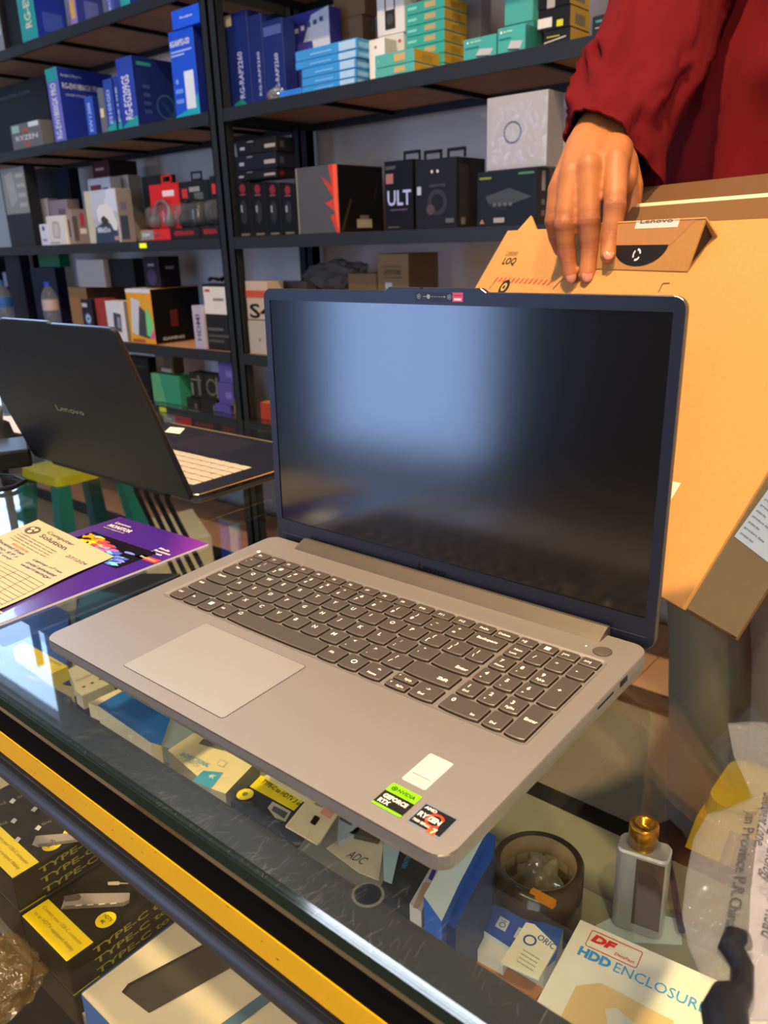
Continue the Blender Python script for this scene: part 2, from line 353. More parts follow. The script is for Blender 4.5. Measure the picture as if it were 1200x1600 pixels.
def row(r, x, items, gap=.0026):
    for it in items:
        w, legs = it; h = .0092 if r == 5 else RH
        add_key(lap, LF, x, x + w, RY[r], RY[r] + h, legs, small=(r == 5)); x += w + gap
P_ = .0150
row(0, .0205, [(.0152, LS('Ctrl')), (.0149, LS('Fn')), (.0149, [('\u25a0', .35, .45, .003)] ), (.0149, LS('Alt')), (.0910, [('\u2302', .03, .6, .003)]), (.0158, LS('Alt', .25)), (.0158, [('O', .38, .4, .0035)]), (.0172, [('<-', .5, .6, .002), ('Home', .3, .2, .0017)])])
for y0, y1, a, t in ((.1040, .1107, '^', 'PgUp'), (.0955, .1022, 'v', 'PgDn')): add_key(lap, LF, .2434, .2590, y0, y1, [(a, .12, .45, .0018), (t, .5, .25, .0015)], small=True)
row(0, .2616, [(.0178, [('->', .4, .6, .002), ('End', .3, .2, .0017)])])
row(0, .2845, [(.0275, [('0', .12, .55, .003), ('Ins', .75, .2, .0016)]), (.0125, [('.', .3, .6, .001), ('Del', .3, .2, .0016)])])
row(1, .0205, [(.0329, LS('Shift', .08, .62))] + [(.0162, L1(c)) for c in 'ZXCVBNM'] + [(.0162, L2('<', ',')), (.0162, L2('>', '.')), (.0162, L2('?', '/')), (.0352, LS('Shift', .66, .3, .0025))])
row(2, .0205, [(.0238, LS('CapsLk', .2, .62))] + [(.0161, L1(c)) for c in 'ASDFGHJKL'] + [(.0161, L2(':', ';')), (.0161, L2('"', "'")), (.0277, LS('Enter', .6, .25, .0024))])
row(3, .0205, [(.0204, LS('Tab', .3, .62))] + [(.0160, L1(c)) for c in 'QWERTYUIOP'] + [(.0160, L2('{', '[')), (.0160, L2('}', ']')), (.0135, L2('|', '\\'))])
row(4, .0205, [(.0155, L2(a, c)) for a, c in zip('~!@#$%^&*()_+', '`1234567890-=')] + [(.0240, LS('Backspace', .15, .5, .0023))])
row(5, .0205, [(.0150, [(t, .3, .3, .0020)]) for t in ['Esc', 'F1', 'F2', 'F3', 'F4', 'F5', 'F6', 'F7', 'F8', 'F9', 'F10', 'F11', 'F12', 'PrtSc']] + [(.0150, LS('Delete', .12, .35, .0020))])
NX = [.2845, .2995, .3145, .3295]; NWd = .0124
row(5, NX[0], [(NWd, [('>||', .2, .35, .002)]), (NWd, [('\u25a0', .35, .3, .003)]), (NWd, [('|<<', .2, .35, .002)]), (NWd, [('>>|', .2, .35, .002)])])
NP = [[], ['1|End', '2|v', '3|PgDn'], ['4|<', '5|_', '6|>'], ['7|Home', '8|^', '9|PgUp'], ['Num|Lock', '/|', '*|', '-|']]
for r in range(1, 5):
    for k, s in enumerate(NP[r]):
        a, c = s.split('|'); lg = [(a, .3, .52 if c else .4, .0028 if len(a) < 3 else .0018)] + ([(c, .25, .2, .0016)] if c else [])
        add_key(lap, LF, NX[k], NX[k] + NWd, RY[r], RY[r] + RH, lg)
add_key(lap, LF, NX[3], NX[3] + NWd + .0004, RY[2], RY[3] + RH, [('+', .35, .5, .0028)])
add_key(lap, LF, NX[3], NX[3] + NWd + .0004, RY[0], RY[1] + RH, [('Enter', .25, .5, .0022)])
# power button, led
b = MB(LF @ Matrix.Translation((.3362, .2040, 0))); b.lathe([(.0062, .0001), (.0057, .00005)], M('3a3532', .4)).lathe([(.0057, .0003), (.0053, .0004), (0, .0004)], M('a39a90', .3, .8)).build('power_button', lap, label='round power button')
MB(LF).disc((.3245, .2045, .0002), (1, 0, 0), (0, 1, 0), .0006, M('fff4dd', .5, emit=1)).build('status_light', lap)
# stickers
SW = M('e8e4de', .45); X_, Y_ = (1, 0, 0), (0, 1, 0)
b = MB(LF); b.prism(rrect(.3078, .3232, .0325, .0575, .001, 3), .00002, .0003, M('cdc9c2', .5))
b.box(.3095, .3215, .0395, .0398, .0003, .0004, M('333333')); b.text('eSupport', (.3155, .0350, .00036), X_, Y_, M('a9a39c'), h=.0022, w=.0105, al='c')
b.build('support_sticker', lap, label='white support sticker')
b = MB(LF); b.box(.3066, .3252, .0100, .0277, .00002, .0003, M('1c1a1a', .4)); LIME = M('7fd400', .4)
b.box(.3066, .3252, .0212, .0277, .0002, .00034, LIME).box(.3066, .3252, .0100, .0116, .0002, .00034, LIME)
b.text('NVIDIA', (.3125, .0231, .0004), X_, Y_, M('16300a'), h=.0026, w=.0108, bold=.03)
b.ring((.3101, .0244, .0004), X_, Y_, .0017, .0006, M('16300a')).disc((.3101, .0244, .0004), X_, Y_, .0007, M('16300a'))
b.text('GEFORCE', (.3083, .0165, .0004), X_, Y_, SW, h=.0030, w=.0150, bold=.045); b.text('RTX', (.3083, .0126, .0004), X_, Y_, SW, h=.0030, w=.0068, bold=.045)
b.build('graphics_sticker', lap, label='lime and black graphics sticker')
b = MB(LF); b.box(.3288, .3487, .0098, .0262, .00002, .0003, M('c9ccd2', .25, .8)); b.box(.3296, .3479, .0110, .0250, .0002, .00033, M('1f2023', .35, .4))
b.ring((.3400, .0180, .0004), X_, Y_, .0047, .0013, M('e8401c', .4), 30, 330)
b.quad([(.3405, .0098, .00036), (.3455, .0098, .00036), (.3440, .0150, .00036), (.3405, .0140, .00036)], M('f05a20', .4)).text('7', (.3425, .0104, .0004), X_, Y_, SW, h=.0036, bold=.03)
b.text('AMD', (.3305, .0222, .0004), X_, Y_, SW, h=.0020, w=.0070, bold=.03); b.text('RYZEN', (.3305, .0164, .0004), X_, Y_, SW, h=.0034, w=.0130, bold=.04); b.text('7000 SERIES', (.3305, .0125, .0004), X_, Y_, SW, h=.0017, w=.0100, bold=.03)
b.build('processor_sticker', lap, label='silver and black processor sticker with red ring')
# lid
LA = 1.5033
LLF = LF @ fM((0, .2319, -.0061), (1, 0, 0), (0, math.cos(LA), math.sin(LA)))
LH = .2248
def lidloop(z, off=0, r=.008):
    p = rrect(0, LW, 0, LH, r, 6, off); out = []
    # top side goes from index 6 (right) to 7 (left): insert the webcam bump
    for i, q in enumerate(p):
        out.append((q[0], q[1], z))
        if i == 6:
            for x, y in ((.2235, 0), (.2190, .0026), (.1385, .0026), (.1345, 0)): out.append((x, LH + off + y, z))
    return out
b = MB(LLF)
b.loft([lidloop(-.0062, -.003), lidloop(-.0050, -.0006), lidloop(-.0022), lidloop(.0004), lidloop(.0009, -.0006)], LIDE, True, False)
b.build('lid_shell', lap, M0=LLF, label='metal lid with webcam bump')
SX0, SX1, SY0, SY1 = (LW - .3442) / 2, (LW + .3442) / 2, .0219, .2155
b = MB(LLF); lo = lidloop(.0009, -.0007, .0075); n = len(lo)
pin = rrect(SX0, SX1, SY0, SY1, .001, 6); inn = []
for i, q in enumerate(pin):
    inn.append((q[0], q[1], .0009))
    if i == 6: inn += [(x, SY1, .0009) for x in (.2235, .2190, .1385, .1345)]
b.add(lo + inn, frame_faces(lo, inn), LID); b.loft([inn, [(x, y, .0001) for x, y, z in inn]], BLK, False, False)
b.box(.0065, .353, .0083, .0088, .0008, .0011, M('3c4256', .4)).build('bezel', lap, M0=LLF, label='dark navy screen bezel')
# matt display
m = bpy.data.materials.new('matte_display'); m.use_nodes = True; bs = m.node_tree.nodes['Principled BSDF']
bs.inputs['Base Color'].default_value = (.0035, .0036, .0042, 1); bs.inputs['Roughness'].default_value = .14; bs.inputs['IOR'].default_value = 1.8
nt = m.node_tree; tx = nt.nodes.new('ShaderNodeTexNoise'); tx.inputs['Scale'].default_value = 2000; bp = nt.nodes.new('ShaderNodeBump'); bp.inputs['Strength'].default_value = .03; bp.inputs['Distance'].default_value = .0001
nt.links.new(tx.outputs[0], bp.inputs['Height']); nt.links.new(bp.outputs[0], bs.inputs['Normal'])
MB(LLF).quad([(SX0, SY0, .0002), (SX1, SY0, .0002), (SX1, SY1, .0002), (SX0, SY1, .0002)], m).build('display', lap, M0=LLF, label='black matte screen')
MB(LLF).text('Lenovo', (.1655, .0108, .00096), X_, Y_, M('07080b', .3), h=.0058, w=.0265, bold=.03).build('logo', lap)
GRY = M('8d93a0', .5)
b = MB(LLF); b.box(.1635, .1962, .2180, .2243, .0009, .00105, M('272c3a', .4)); z = .0011
for cx_ in (.1667, .1935):
    b.ring((cx_, .2212, z), X_, Y_, .0019, .0004, GRY, seg=5); b.disc((cx_, .2212, z), X_, Y_, .0006, GRY)
b.disc((.1753, .2212, z), X_, Y_, .0016, GRY).box(.1703, .1735, .2210, .2214, .001, z, GRY)
for k in range(5): b.box(.1778 + k * .0022, .1792 + k * .0022, .2210, .2214, .001, z, GRY)
b.quad([(.1905, .2212, z), (.1888, .2220, z), (.1888, .2204, z)], GRY)
b.build('webcam_marking', lap)
b = MB(LLF); b.box(.1962, .2050, .2180, .2243, .0009, .00105, M('c2476a', .45)); b.box(.1975, .2037, .2190, .2205, .001, z, M('e8d0d8')).box(.1975, .2037, .2222, .2227, .001, z, M('9a2c48')).build('red_sticker', lap, label='small pink square sticker')
b = MB(LLF); b.box(.1680, .1700, LH + .0016, LH + .0028, .0004, .0013, BLK).build('camera_shutter', lap)
# ================================================================== SECOND LAPTOP (faces away)
L2W, L2D = .3558, .2235
L2F = Matrix.Translation((-.1913, .2818, .0175)) @ Matrix.Rotation(math.radians(180.2), 4, 'Z')  # local x -> -X, local y -> -Y : rear edge at y=0
# local: x 0..W to the left in world, y 0 at hinge going negative away from camera
NAV = M('23262f', .36, .5, nz=.03); NAVE = M('7d715e', .25, .8); KB2 = M('b5ab9c', .5)
lap2 = thing('laptop', (0, 0, 0), 'dark navy open laptop turned away, its lid back toward the camera', 'laptop', mat=L2F)
def l2(z, off=0): return [(p[0], p[1], z) for p in rrect(0, L2W, -L2D, 0, .010, 6, off)]
b = MB(L2F); pk2 = rrect(.035, L2W - .035, -.118, -.022, .004, 6); o_ = l2(0, -.0008); i_ = [(x, y, 0) for x, y in pk2]
b.add(o_ + i_, frame_faces(o_, i_), NAV); i2 = [(x, y, -.001) for x, y in pk2]; b.loft([i_, i2], NAV, False, False); b.quad(i2, M('6a6258', .5, .3))
b.loft([o_, l2(-.0012)], M('d8c48a', .2, .9), False, False).loft([l2(-.0012), l2(-.0055)], NAV, False, False)
b.loft([l2(-.0055), l2(-.011, -.003), l2(-.0140, -.008)], M('6b6a6c', .3, .7), False, True)
b.box(.006, L2W - .006, -L2D - .0002, -L2D + .0045, -.001, .0007, M('d9c594', .25, .8))
b.build('base', lap2, M0=L2F)
b = MB(L2F)
for y0, y1 in ((-.030, -.024), (-.060, -.045), (-.080, -.069), (-.105, -.101)): b.box(-.0002, .003, y0, y1, -.0052, -.0022, BLK)
b.build('side_ports', lap2)
for x in (.04, L2W - .04):
    for y in (-.03, -L2D + .03): MB(L2F @ Matrix.Translation((x, y, -.0175))).lathe([(0, 0), (.006, 0), (.0055, .005), (0, .005)], BLK, 14).build('foot', lap2)
for r in range(6):
    for k in range(14):
        kw = (L2W - .074) / 14; x = .037 + k * kw; y = -.0245 - r * .0155 - .0135
        if r == 5 and 4 < k < 9: continue
        x1 = x + kw - .002
        if r == 5 and k == 4: x1 = x + kw * 5 - .002
        add_key(lap2, L2F, x, x1, y, y + .0130, [], top=.0004, bot=-.001, mats=(KB2, M('d8cdb8', .4), KB2))
MB().quad([onz(*q, .0181) for q in [(257, 675), (266, 667), (289, 669), (281, 678)]], M('eceadb', .5)).build('palm_rest_sticker', lap2, label='small white sticker')
MB(L2F).quad([(.125, -.128, .0002), (.235, -.128, .0002), (.235, -.205, .0002), (.125, -.205, .0002)], M('2c2f38', .3, .4)).build('touchpad', lap2)
be = 1.2284
L2L = L2F @ fM((0, 0, -.004), (1, 0, 0), (0, math.cos(be), math.sin(be)))   # lid leans toward +local y (the camera)
L2H = .209
def lid2(z, off=0):
    p = rrect(0, L2W, 0, L2H, .008, 6, off); out = []
    for i, q in enumerate(p):
        out.append((q[0], q[1], z))
        if i == 6:
            for x, y in ((.235, 0), (.232, .0022), (.128, .0022), (.125, 0)): out.append((x, L2H + off + y, z))
    return out
b = MB(L2L); b.loft([lid2(-.0060, -.0015), lid2(-.0050), lid2(-.0012)], NAV, True, False).loft([lid2(-.0012), lid2(0, -.0006)], NAVE, False, True)
b.build('lid_shell', lap2, M0=L2L, label='dark navy lid')
MB(L2L).quad([(.01, .012, .0003), (L2W - .01, .012, .0003), (L2W - .01, L2H - .012, .0003), (.01, L2H - .012, .0003)], m).build('display', lap2, M0=L2L)
MB(L2F).tube([(.05, .001, -.005), (L2W - .05, .001, -.005)], .0055, M('1a1b20', .4)).build('hinge_bar', lap2)
lg = []
n2 = (L2L.to_3x3() @ V((0, 0, 1))).normalized(); p2 = L2L @ V((0, 0, -.00625))
A, B_ = onpl(90, 641, p2, n2), onpl(134, 652, p2, n2); U = onpl(88, 626, p2, n2)
ln = (L2L.to_3x3() @ V((-1, 0, 0))).normalized(); up2 = (L2L.to_3x3() @ V((0, 1, 0))).normalized()
MB().text('Lenovo', A, ln, up2, M('c9bfa2', .25, .9), h=.008, w=(B_ - A).length, bold=.01).build('logo', lap2, label='silver logo lettering')
# ================================================================== PAPERS ON THE COUNTER
mg = thing('magazine', onz(160, 890, 0), 'purple monitor brochure lying on the glass left of the big laptop', 'brochure')
mc = [V((-.2425, .2125, 0)), V((-.0945, .2175, 0)), V((-.0815, .0045, 0)), V((-.2300, -.0010, 0))]
MX = (mc[1] - mc[0]).normalized(); MY = (mc[0] - mc[3]).normalized(); MW = (mc[1] - mc[0]).length; MH = (mc[0] - mc[3]).length
MF = fM(mc[3], MX, MY)
MB(MF).box(0, MW, 0, MH, .0001, .0022, M('d9d6e2', .4)).build('pages', mg)
mp = bpy.data.materials.new('purple_cover'); mp.use_nodes = True; nt = mp.node_tree; bs = nt.nodes['Principled BSDF']; bs.inputs['Roughness'].default_value = .22; bs.inputs['Coat Weight'].default_value = .5
tc = nt.nodes.new('ShaderNodeTexCoord'); sp = nt.nodes.new('ShaderNodeSeparateXYZ'); cr = nt.nodes.new('ShaderNodeValToRGB'); mr = nt.nodes.new('ShaderNodeMapRange'); mr.inputs[1].default_value = 0; mr.inputs[2].default_value = .2
ad = nt.nodes.new('ShaderNodeMath'); nt.links.new(tc.outputs['Object'], sp.inputs[0]); nt.links.new(sp.outputs[0], ad.inputs[0]); nt.links.new(sp.outputs[1], ad.inputs[1])
nt.links.new(ad.outputs[0], mr.inputs[0]); nt.links.new(mr.outputs[0], cr.inputs[0]); nt.links.new(cr.outputs[0], bs.inputs['Base Color'])
mr.inputs[1].default_value = .05; mr.inputs[2].default_value = .36
cr.color_ramp.elements[0].color = lin('6d5f8a'); cr.color_ramp.elements[1].color = lin('8a35a8'); e = cr.color_ramp.elements.new(.55); e.color = lin('4a2a92'); e = cr.color_ramp.elements.new(.8); e.color = lin('43248f')
b = MB(MF); b.box(0, MW, 0, MH, .0022, .0025, mp); z = .0027
b.quad([(.018, .122, z), (.128, .122, z), (.128, .168, z), (.018, .168, z)], M('17131f', .3))
cols = ['35b7d6', 'f2a21a', 'f6d23a', 'e24a5a', 'd86ab8', '4a6be0', '79d0e8', 'e8782a', 'c93a4a']
for k in range(60):
    t = k / 60; cx_ = .026 + .096 * t + random.uniform(-.006, .006); cy_ = .160 - .028 * t + random.gauss(0, .006); r = random.uniform(.0025, .0075)
    cy_ = min(max(cy_, .127), .163); c_ = cols[min(8, int(t * 7 + random.random() * 2))] if t < .75 else ['4a6be0', '79d0e8', '7a8cf0'][k % 3]
    b.quad([(cx_ + r * random.uniform(.5, 1.2) * math.cos(a) * (1.5 if cx_ > .03 and cx_ < .115 else 1), max(.1225, min(.1675, cy_ + r * .6 * random.uniform(.4, 1.1) * math.sin(a))), z + .00002 * k / 10 + .00003) for a in (i * .785 for i in range(8))], M(c_, .3))
b.text('Lenovo', (.014, .197, z), X_, Y_, SW, h=.0048, w=.026, bold=.01).text('MONITOR', (.014, .187, z), X_, Y_, SW, h=.0066, w=.040, bold=.03).text('smarter displays for all', (.014, .182, z), X_, Y_, SW, h=.0026, w=.036)
for k in range(3): b.text(['Mode', 'Resolution', 'Refresh'][k], (.118, .176 - k * .0055, z), X_, Y_, SW, h=.0036, w=[.016, .024, .018][k], bold=.03)
b.box(.116, .147, .150, .158, z - .0001, z, M('e2452a', .35)).text('ThinkVision', (.119, .1525, z + .0001), X_, Y_, SW, h=.003, w=.025)
b.text('www', (.120, .010, z), X_, Y_, SW, h=.0025, w=.012)
b.build('cover', mg, M0=MF, label='purple cover with bright paint-splash picture')
# receipt
rc = [onz(60, 814, .006), onz(178, 870, .004), V((-.098, -.012, .004)), V((-.238, -.012, .004))]
def rcp(u, v, dz=0):
    a = rc[0].lerp(rc[1], u); b2 = rc[3].lerp(rc[2], u); p = a.lerp(b2, v); p.z = .0042 + .0035 * (1 - v) * (1 - u) ** 2 + .0012 * math.sin(v * 5 + u * 3) ** 2 + dz; return p
b = MB(); NU, NV = 10, 14; vs = [rcp(u / NU, v / NV) for v in range(NV + 1) for u in range(NU + 1)]
b.add(vs, [(v * (NU + 1) + u, v * (NU + 1) + u + 1, (v + 1) * (NU + 1) + u + 1, (v + 1) * (NU + 1) + u) for v in range(NV) for u in range(NU)], M('bdb092', .7, nz=.04), True)
INK = M('5a4a44', .6); RED = M('b5483c', .6)
def rtext(t, u, v, w, h, mat, bold=.01, shear=0):
    vs, fs, x0, x1, y0, y1 = text_mesh(t, bold, shear)
    b.add([rcp(u + w * (q.x - x0) / (x1 - x0), v - h * (q.y - y0) / (y1 - y0), .0003) for q in vs], fs, mat)
def rline(u0, v0, u1, v1, t, mat, n=10):
    vs = []; 
    for k in range(n + 1): u = u0 + (u1 - u0) * k / n; v = v0 + (v1 - v0) * k / n; vs += [rcp(u, v, .0003), rcp(u + (t if u0 == u1 else 0), v + (0 if u0 == u1 else t), .0003)]
    b.add(vs, [(2 * k, 2 * k + 2, 2 * k + 3, 2 * k + 1) for k in range(n)], mat)
b2_ = []
for k in range(24): a = k / 24 * 2 * math.pi; b2_.append((.14 + .075 * math.cos(a), .125 + .055 * math.sin(a)))
b.add([rcp(u, v, .00025) for u, v in b2_], [tuple(range(24))], INK)
for cx_, cy_ in ((.115, .11), (.165, .11), (.14, .15)):
    b.add([rcp(cx_ + .02 * math.cos(k), cy_ + .016 * math.sin(k), .0004) for k in (i * .785 for i in range(8))], [tuple(range(8))], M('e6d2a8', .7))
rtext('Computer', .27, .10, .35, .045, INK); rtext('Solution', .27, .155, .35, .045, INK, .02)
for k in range(4): rtext('Complete sales service and repair', .1, .21 + .028 * k, .5, .016, INK)
rtext('0312-5550142', .2, .33, .22, .02, RED)
for k in range(6): rtext(['Received from', 'Laptop r7 rtx', 'sr no k9 s', 'total amount', 'Rs 245 only', 'warranty'][k], .05 + .5 * (k % 2), .37 + .045 * (k // 2), .38, .03, M('4a4f74', .6), shear=.4)
rtext('27/12/24', .70, .20, .25, .03, M('4a4f74', .6), shear=.3)
for k in range(13): rline(.04, .50 + k * .035, .96, .50 + k * .035, .003, INK)
for u in (.04, .14, .62, .78, .955): rline(u, .50, u, .92, .004, INK)
b.build('receipt', label='cream handwritten cash receipt lying on the purple brochure', cat='receipt')
# things at the far left on the counter
b = thing('phone_stand', onz(-5, 690, 0), 'black round-based gadget at the left edge behind the navy laptop', 'stand')
P0 = onz(-8, 692, 0)
MB(Matrix.Translation(P0)).lathe([(0, 0), (.045, 0), (.045, .006), (.03, .012), (.026, .03), (.02, .034), (0, .034)], M('17181a', .4)).build('base', b)
MB(Matrix.Translation(P0 + V((0, 0, .034)))).lathe([(0, 0), (.018, .0), (.02, .02), (.012, .034), (0, .036)], M('8f9a92', .3, .4)).build('knob', b)
ptl = [onz(-90, 700, .0), onz(-60, 655, .0), onz(40, 652, .0), onz(44, 676, .0), onz(30, 684, 0)]
MB().prism(ptl, .0004, .0034, M('c9c2c6', .6)).build('paper_pad', label='pinkish white paper pad at the far left of the counter', cat='paper pad')
ad_ = thing('power_adapter', onz(35, 725, 0), 'black laptop power adapter brick with cable, left of the navy laptop', 'power adapter')
Pa = onz(22, 722, 0); FA = Matrix.Translation(Pa) @ Matrix.Rotation(math.radians(-25), 4, 'Z')
MB(FA).box(-.05, .045, -.024, .024, .0005, .026, M('121317', .3), .004).build('brick', ad_)
MB().tube([FA @ V((-.05, 0, .012)), FA @ V((-.09, .01, .01)), FA @ V((-.13, -.03, .005)), FA @ V((-.17, -.02, .004)), FA @ V((-.22, -.05, .004))], .0032, M('0f1012', .4)).build('cable', ad_)
cb = MB(); cb.tube([onz(-60, 750, .005), onz(-10, 742, .006), onz(22, 745, .005), onz(40, 752, .004), onz(20, 762, .004), onz(-30, 770, .004), onz(-80, 770, .004)], .0028, M('101114', .35))
cb.build('cable', label='loose black cable looped in front of the power adapter', cat='cable')
# ================================================================== CARTON
CC = V((.3606, .2744, .0369)); cr_ = V((.8792, -.4765, 0)).normalized(); cw = V((.3949, .7268, -.5619)); cw = (cw - cr_ * cw.dot(cr_)).normalized(); cu = cr_.cross(cw).normalized()
CF = fM(CC, cr_, cw); CWd, CHt, CT = .5477, .3056, .0653   # local: x right, y back, z up
CF = Matrix((cr_, cw, cu)).transposed().to_4x4(); CF.translation = CC
def onface(x, y, off=0): return onpl(x, y, CC - cw * off, cw)
def lf(P): return CF.inverted() @ P
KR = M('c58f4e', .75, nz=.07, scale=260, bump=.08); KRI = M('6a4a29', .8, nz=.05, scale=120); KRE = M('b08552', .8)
car = thing('laptop_carton', (0, 0, 0), 'big kraft cardboard carton leaning open behind the laptop, held by the hand', 'cardboard box', mat=Matrix.Translation(CC + cw * CT))
t_ = .0035
MB(CF).box(-CWd, 0, 0, t_, 0, CHt, KR, .0008).build('front_panel', car, M0=CF, label='plain kraft front panel')
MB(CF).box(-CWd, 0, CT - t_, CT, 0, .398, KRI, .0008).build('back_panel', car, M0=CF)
MB(CF).box(-.004, .0002, t_, CT - t_, .002, CHt - .02, M('7c6c50', .75, nz=.06, scale=80)).build('side_panel', car, M0=CF, label='shaded brown end panel')  # darker kraft puts the unlit side's shade into its colour
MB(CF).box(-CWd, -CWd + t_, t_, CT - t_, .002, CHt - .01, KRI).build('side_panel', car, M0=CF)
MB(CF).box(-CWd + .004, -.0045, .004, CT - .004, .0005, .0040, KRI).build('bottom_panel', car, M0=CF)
# small flap tip at the left of the rim
MB(CF).loft([[(-CWd + .004, .008, CHt - .003), (-CWd + .008, .014, CHt + .030), (-CWd + .062, .012, CHt - .003)], [(-CWd + .004, .011, CHt - .003), (-CWd + .008, .017, CHt + .030), (-CWd + .062, .015, CHt - .003)]], KR).build('corner_flap', car, M0=CF)
MB(CF).box(-.43, -.03, .026, .0285, .12, .345, M('76532f', .8, scale=120)).build('inner_flap', car, M0=CF)
MB(CF).box(-.39, -.02, .030, .034, .10, .352, M('d8cfae', .7)).build('foam_sheet', car, M0=CF, label='pale foam sheet inside')
def cq(pts): return [(p.x, -.0004, p.z) for p in (lf(onface(*q)) for q in pts)]
b = MB(CF)
b.quad(cq([(1040, 750), (1065, 755), (1048, 783), (1030, 790)]), M('e9e0c4', .6)).build('white_sticker', car, M0=CF)
XR_, ZU = (1, 0, 0), (0, 0, 1)
b = MB(CF); BR = M('5a4a20', .6)
q = lf(onface(790, 400)); b.text('Lenovo', (q.x, -.0005, q.z), XR_, ZU, M('9a7030', .6), h=.009, w=.026, bold=0)
q = lf(onface(783, 415)); b.text('LOQ', (q.x, -.0005, q.z), XR_, ZU, M('3f3212', .6), h=.011, w=.030, bold=.02)
RD = M('d05a34', .6)
a, c = lf(onface(772, 440)), lf(onface(866, 440)); 
for k in range(13):
    x = a.x + (c.x - a.x) * k / 13; b.quad([(x, -.0005, a.z), (x + .0032, -.0005, a.z), (x + .0062, -.0005, a.z + .0065), (x + .003, -.0005, a.z + .0065)], RD)
for k in range(5): b.quad([(a.x - .002 * k, -.0005, a.z - .006 * k - .004), (a.x - .002 * k + .003, -.0005, a.z - .006 * k - .004), (a.x + .003 - .002 * k, -.0005, a.z - .006 * k - .001), (a.x - .002 * k, -.0005, a.z - .006 * k - .001)], RD)
q = lf(onface(788, 449)); b.disc((q.x, -.0005, q.z), XR_, ZU, .010, M('241c10')).disc((q.x, -.0007, q.z), XR_, ZU, .0055, M('d8a458')).disc((q.x, -.0008, q.z), XR_, ZU, .0025, M('241c10'))
DK = M('6a4c20', .7)
for pts in ([(1029, 457), (1036, 443), (1047, 442.5)], [(864, 452), (875, 440), (884, 434), (895, 434)]):
    L_ = [lf(onface(*p)) for p in pts]
    for p, q in zip(L_[:-1], L_[1:]):
        d = (q - p).normalized(); s_ = V((d.z, 0, -d.x)) * .0005; b.quad([(p.x - s_.x, -.0005, p.z - s_.z), (q.x - s_.x, -.0005, q.z - s_.z), (q.x + s_.x, -.0005, q.z + s_.z), (p.x + s_.x, -.0005, p.z + s_.z)], DK)
b.build('front_print', car, M0=CF)
# shipping label on the end panel
def onside(x, y): return lf(onpl(x, y, CC + cr_ * .0006, cr_))
sl = [onside(1147, 838), onside(1205, 758), onside(1262, 805), onside(1202, 880)]
o0 = sl[0]; ex = (sl[3] - sl[0]); ey = (sl[1] - sl[0])
b = MB(CF); b.quad([(.0006, max(.003, p.y), p.z) for p in sl], M('b8c9e0', .4))  # white label, its blue tint paints the cool light falling on it
for k in range(8):
    st = o0 + ey * (.08 + .11 * k) + ex * .06; wl = (.35, .55, .3, .5, .25, .6, .4, .5)[k]
    b.text('product data', st + V((.0004, 0, 0)), ex, ey, M('5d6a80', .6), h=.0022, w=ex.length * wl)
b.build('shipping_label', car, M0=CF, label='white printed label on end panel')
# charger tab: folded kraft pocket on the rim
tb = thing('charger_box', (0, 0, 0), 'small kraft tuck box with black half-circle mark on top rim of the carton', 'cardboard box', mat=Matrix.Translation(onface(1010, 420)))
q0, q1, q2, q3 = lf(onface(918, 424)), lf(onface(1075, 425)), lf(onface(1105, 340, .017)), lf(onface(925, 358, .017))
yo = -.0010; K2 = M('b98548', .75, nz=.06, scale=220, bump=.06)
z0t = q1.z; zt = q2.z; xr_ = q1.x; xr2 = q2.x; xl = q0.x - .005
def tp_(u, v, off=0):  # u 0..1 left-right, v 0..1 up on the slanted face
    x = xl + ((xr_ + (xr2 - xr_) * v) - xl) * u; return V((x, yo - .017 * v - off, z0t + (zt - z0t) * v))
b = MB(CF); b.loft([[tp_(0, 0), tp_(1, 0), tp_(1, 1), tp_(0, 1)], [tp_(0, 0, -.0012) , tp_(1, 0, -.0012), tp_(1, 1, -.0018), tp_(0, 1, -.0018)]], K2)
b.build('front_face', tb, M0=CF)
b = MB(CF); a1, a0 = tp_(1, 1), tp_(0, 1); b.loft([[a0, a1, V((a1.x + .004, -.001, zt - .006)), V((a0.x, -.001, zt - .006))], [a0 - V((0, 0, .0015)), a1 - V((0, 0, .0015)), V((a1.x + .004, -.001, zt - .0075)), V((a0.x, -.001, zt - .0075))]], K2).build('top_face', tb, M0=CF)
MB(CF).quad([tp_(.985, .06, -.001), tp_(.985, .97, -.001), V((a1.x - .002, -.001, zt - .008)), V((xr_ - .002, -.001, z0t + .004))], M('3a2a18', .8)).build('side_gap_shade', tb, M0=CF)  # dark sheet painting the shade inside the open side
b = MB(CF); cu0, hw = .52, .25
pts = [tp_(cu0 + hw * math.cos(a), .50 + .43 * -math.sin(a) * 1.0, .0003) for a in [math.pi * k / 20 for k in range(21)]]
b.quad(pts, M('1f1c18', .6)); pc = tp_(cu0 - .01, .30, .0006); 
ux = (tp_(1, .3) - tp_(0, .3)).normalized(); uy = (tp_(.5, 1) - tp_(.5, 0)).normalized()
for k in range(3): b.ring(pc, ux, uy, .0058, .0021, SW, k * 120 + 12, k * 120 + 95, 8)
b.quad([tp_(.27, .50, .0002), tp_(.79, .50, .0002), tp_(.93, .97, .0002), tp_(.27, .97, .0002)], M('b87f49', .7))
b.quad([tp_(.42, .83, .0004), tp_(.80, .83, .0004), tp_(.80, .99, .0004), tp_(.42, .99, .0004)], M('e6dccb', .6)).text('Lenovo', tp_(.46, .93, .0007), ux, uy, M('6a6058'), h=.0035, w=.045, bold=.02)
b.build('label_panel', tb, M0=CF, label='black half circle with white recycling mark')
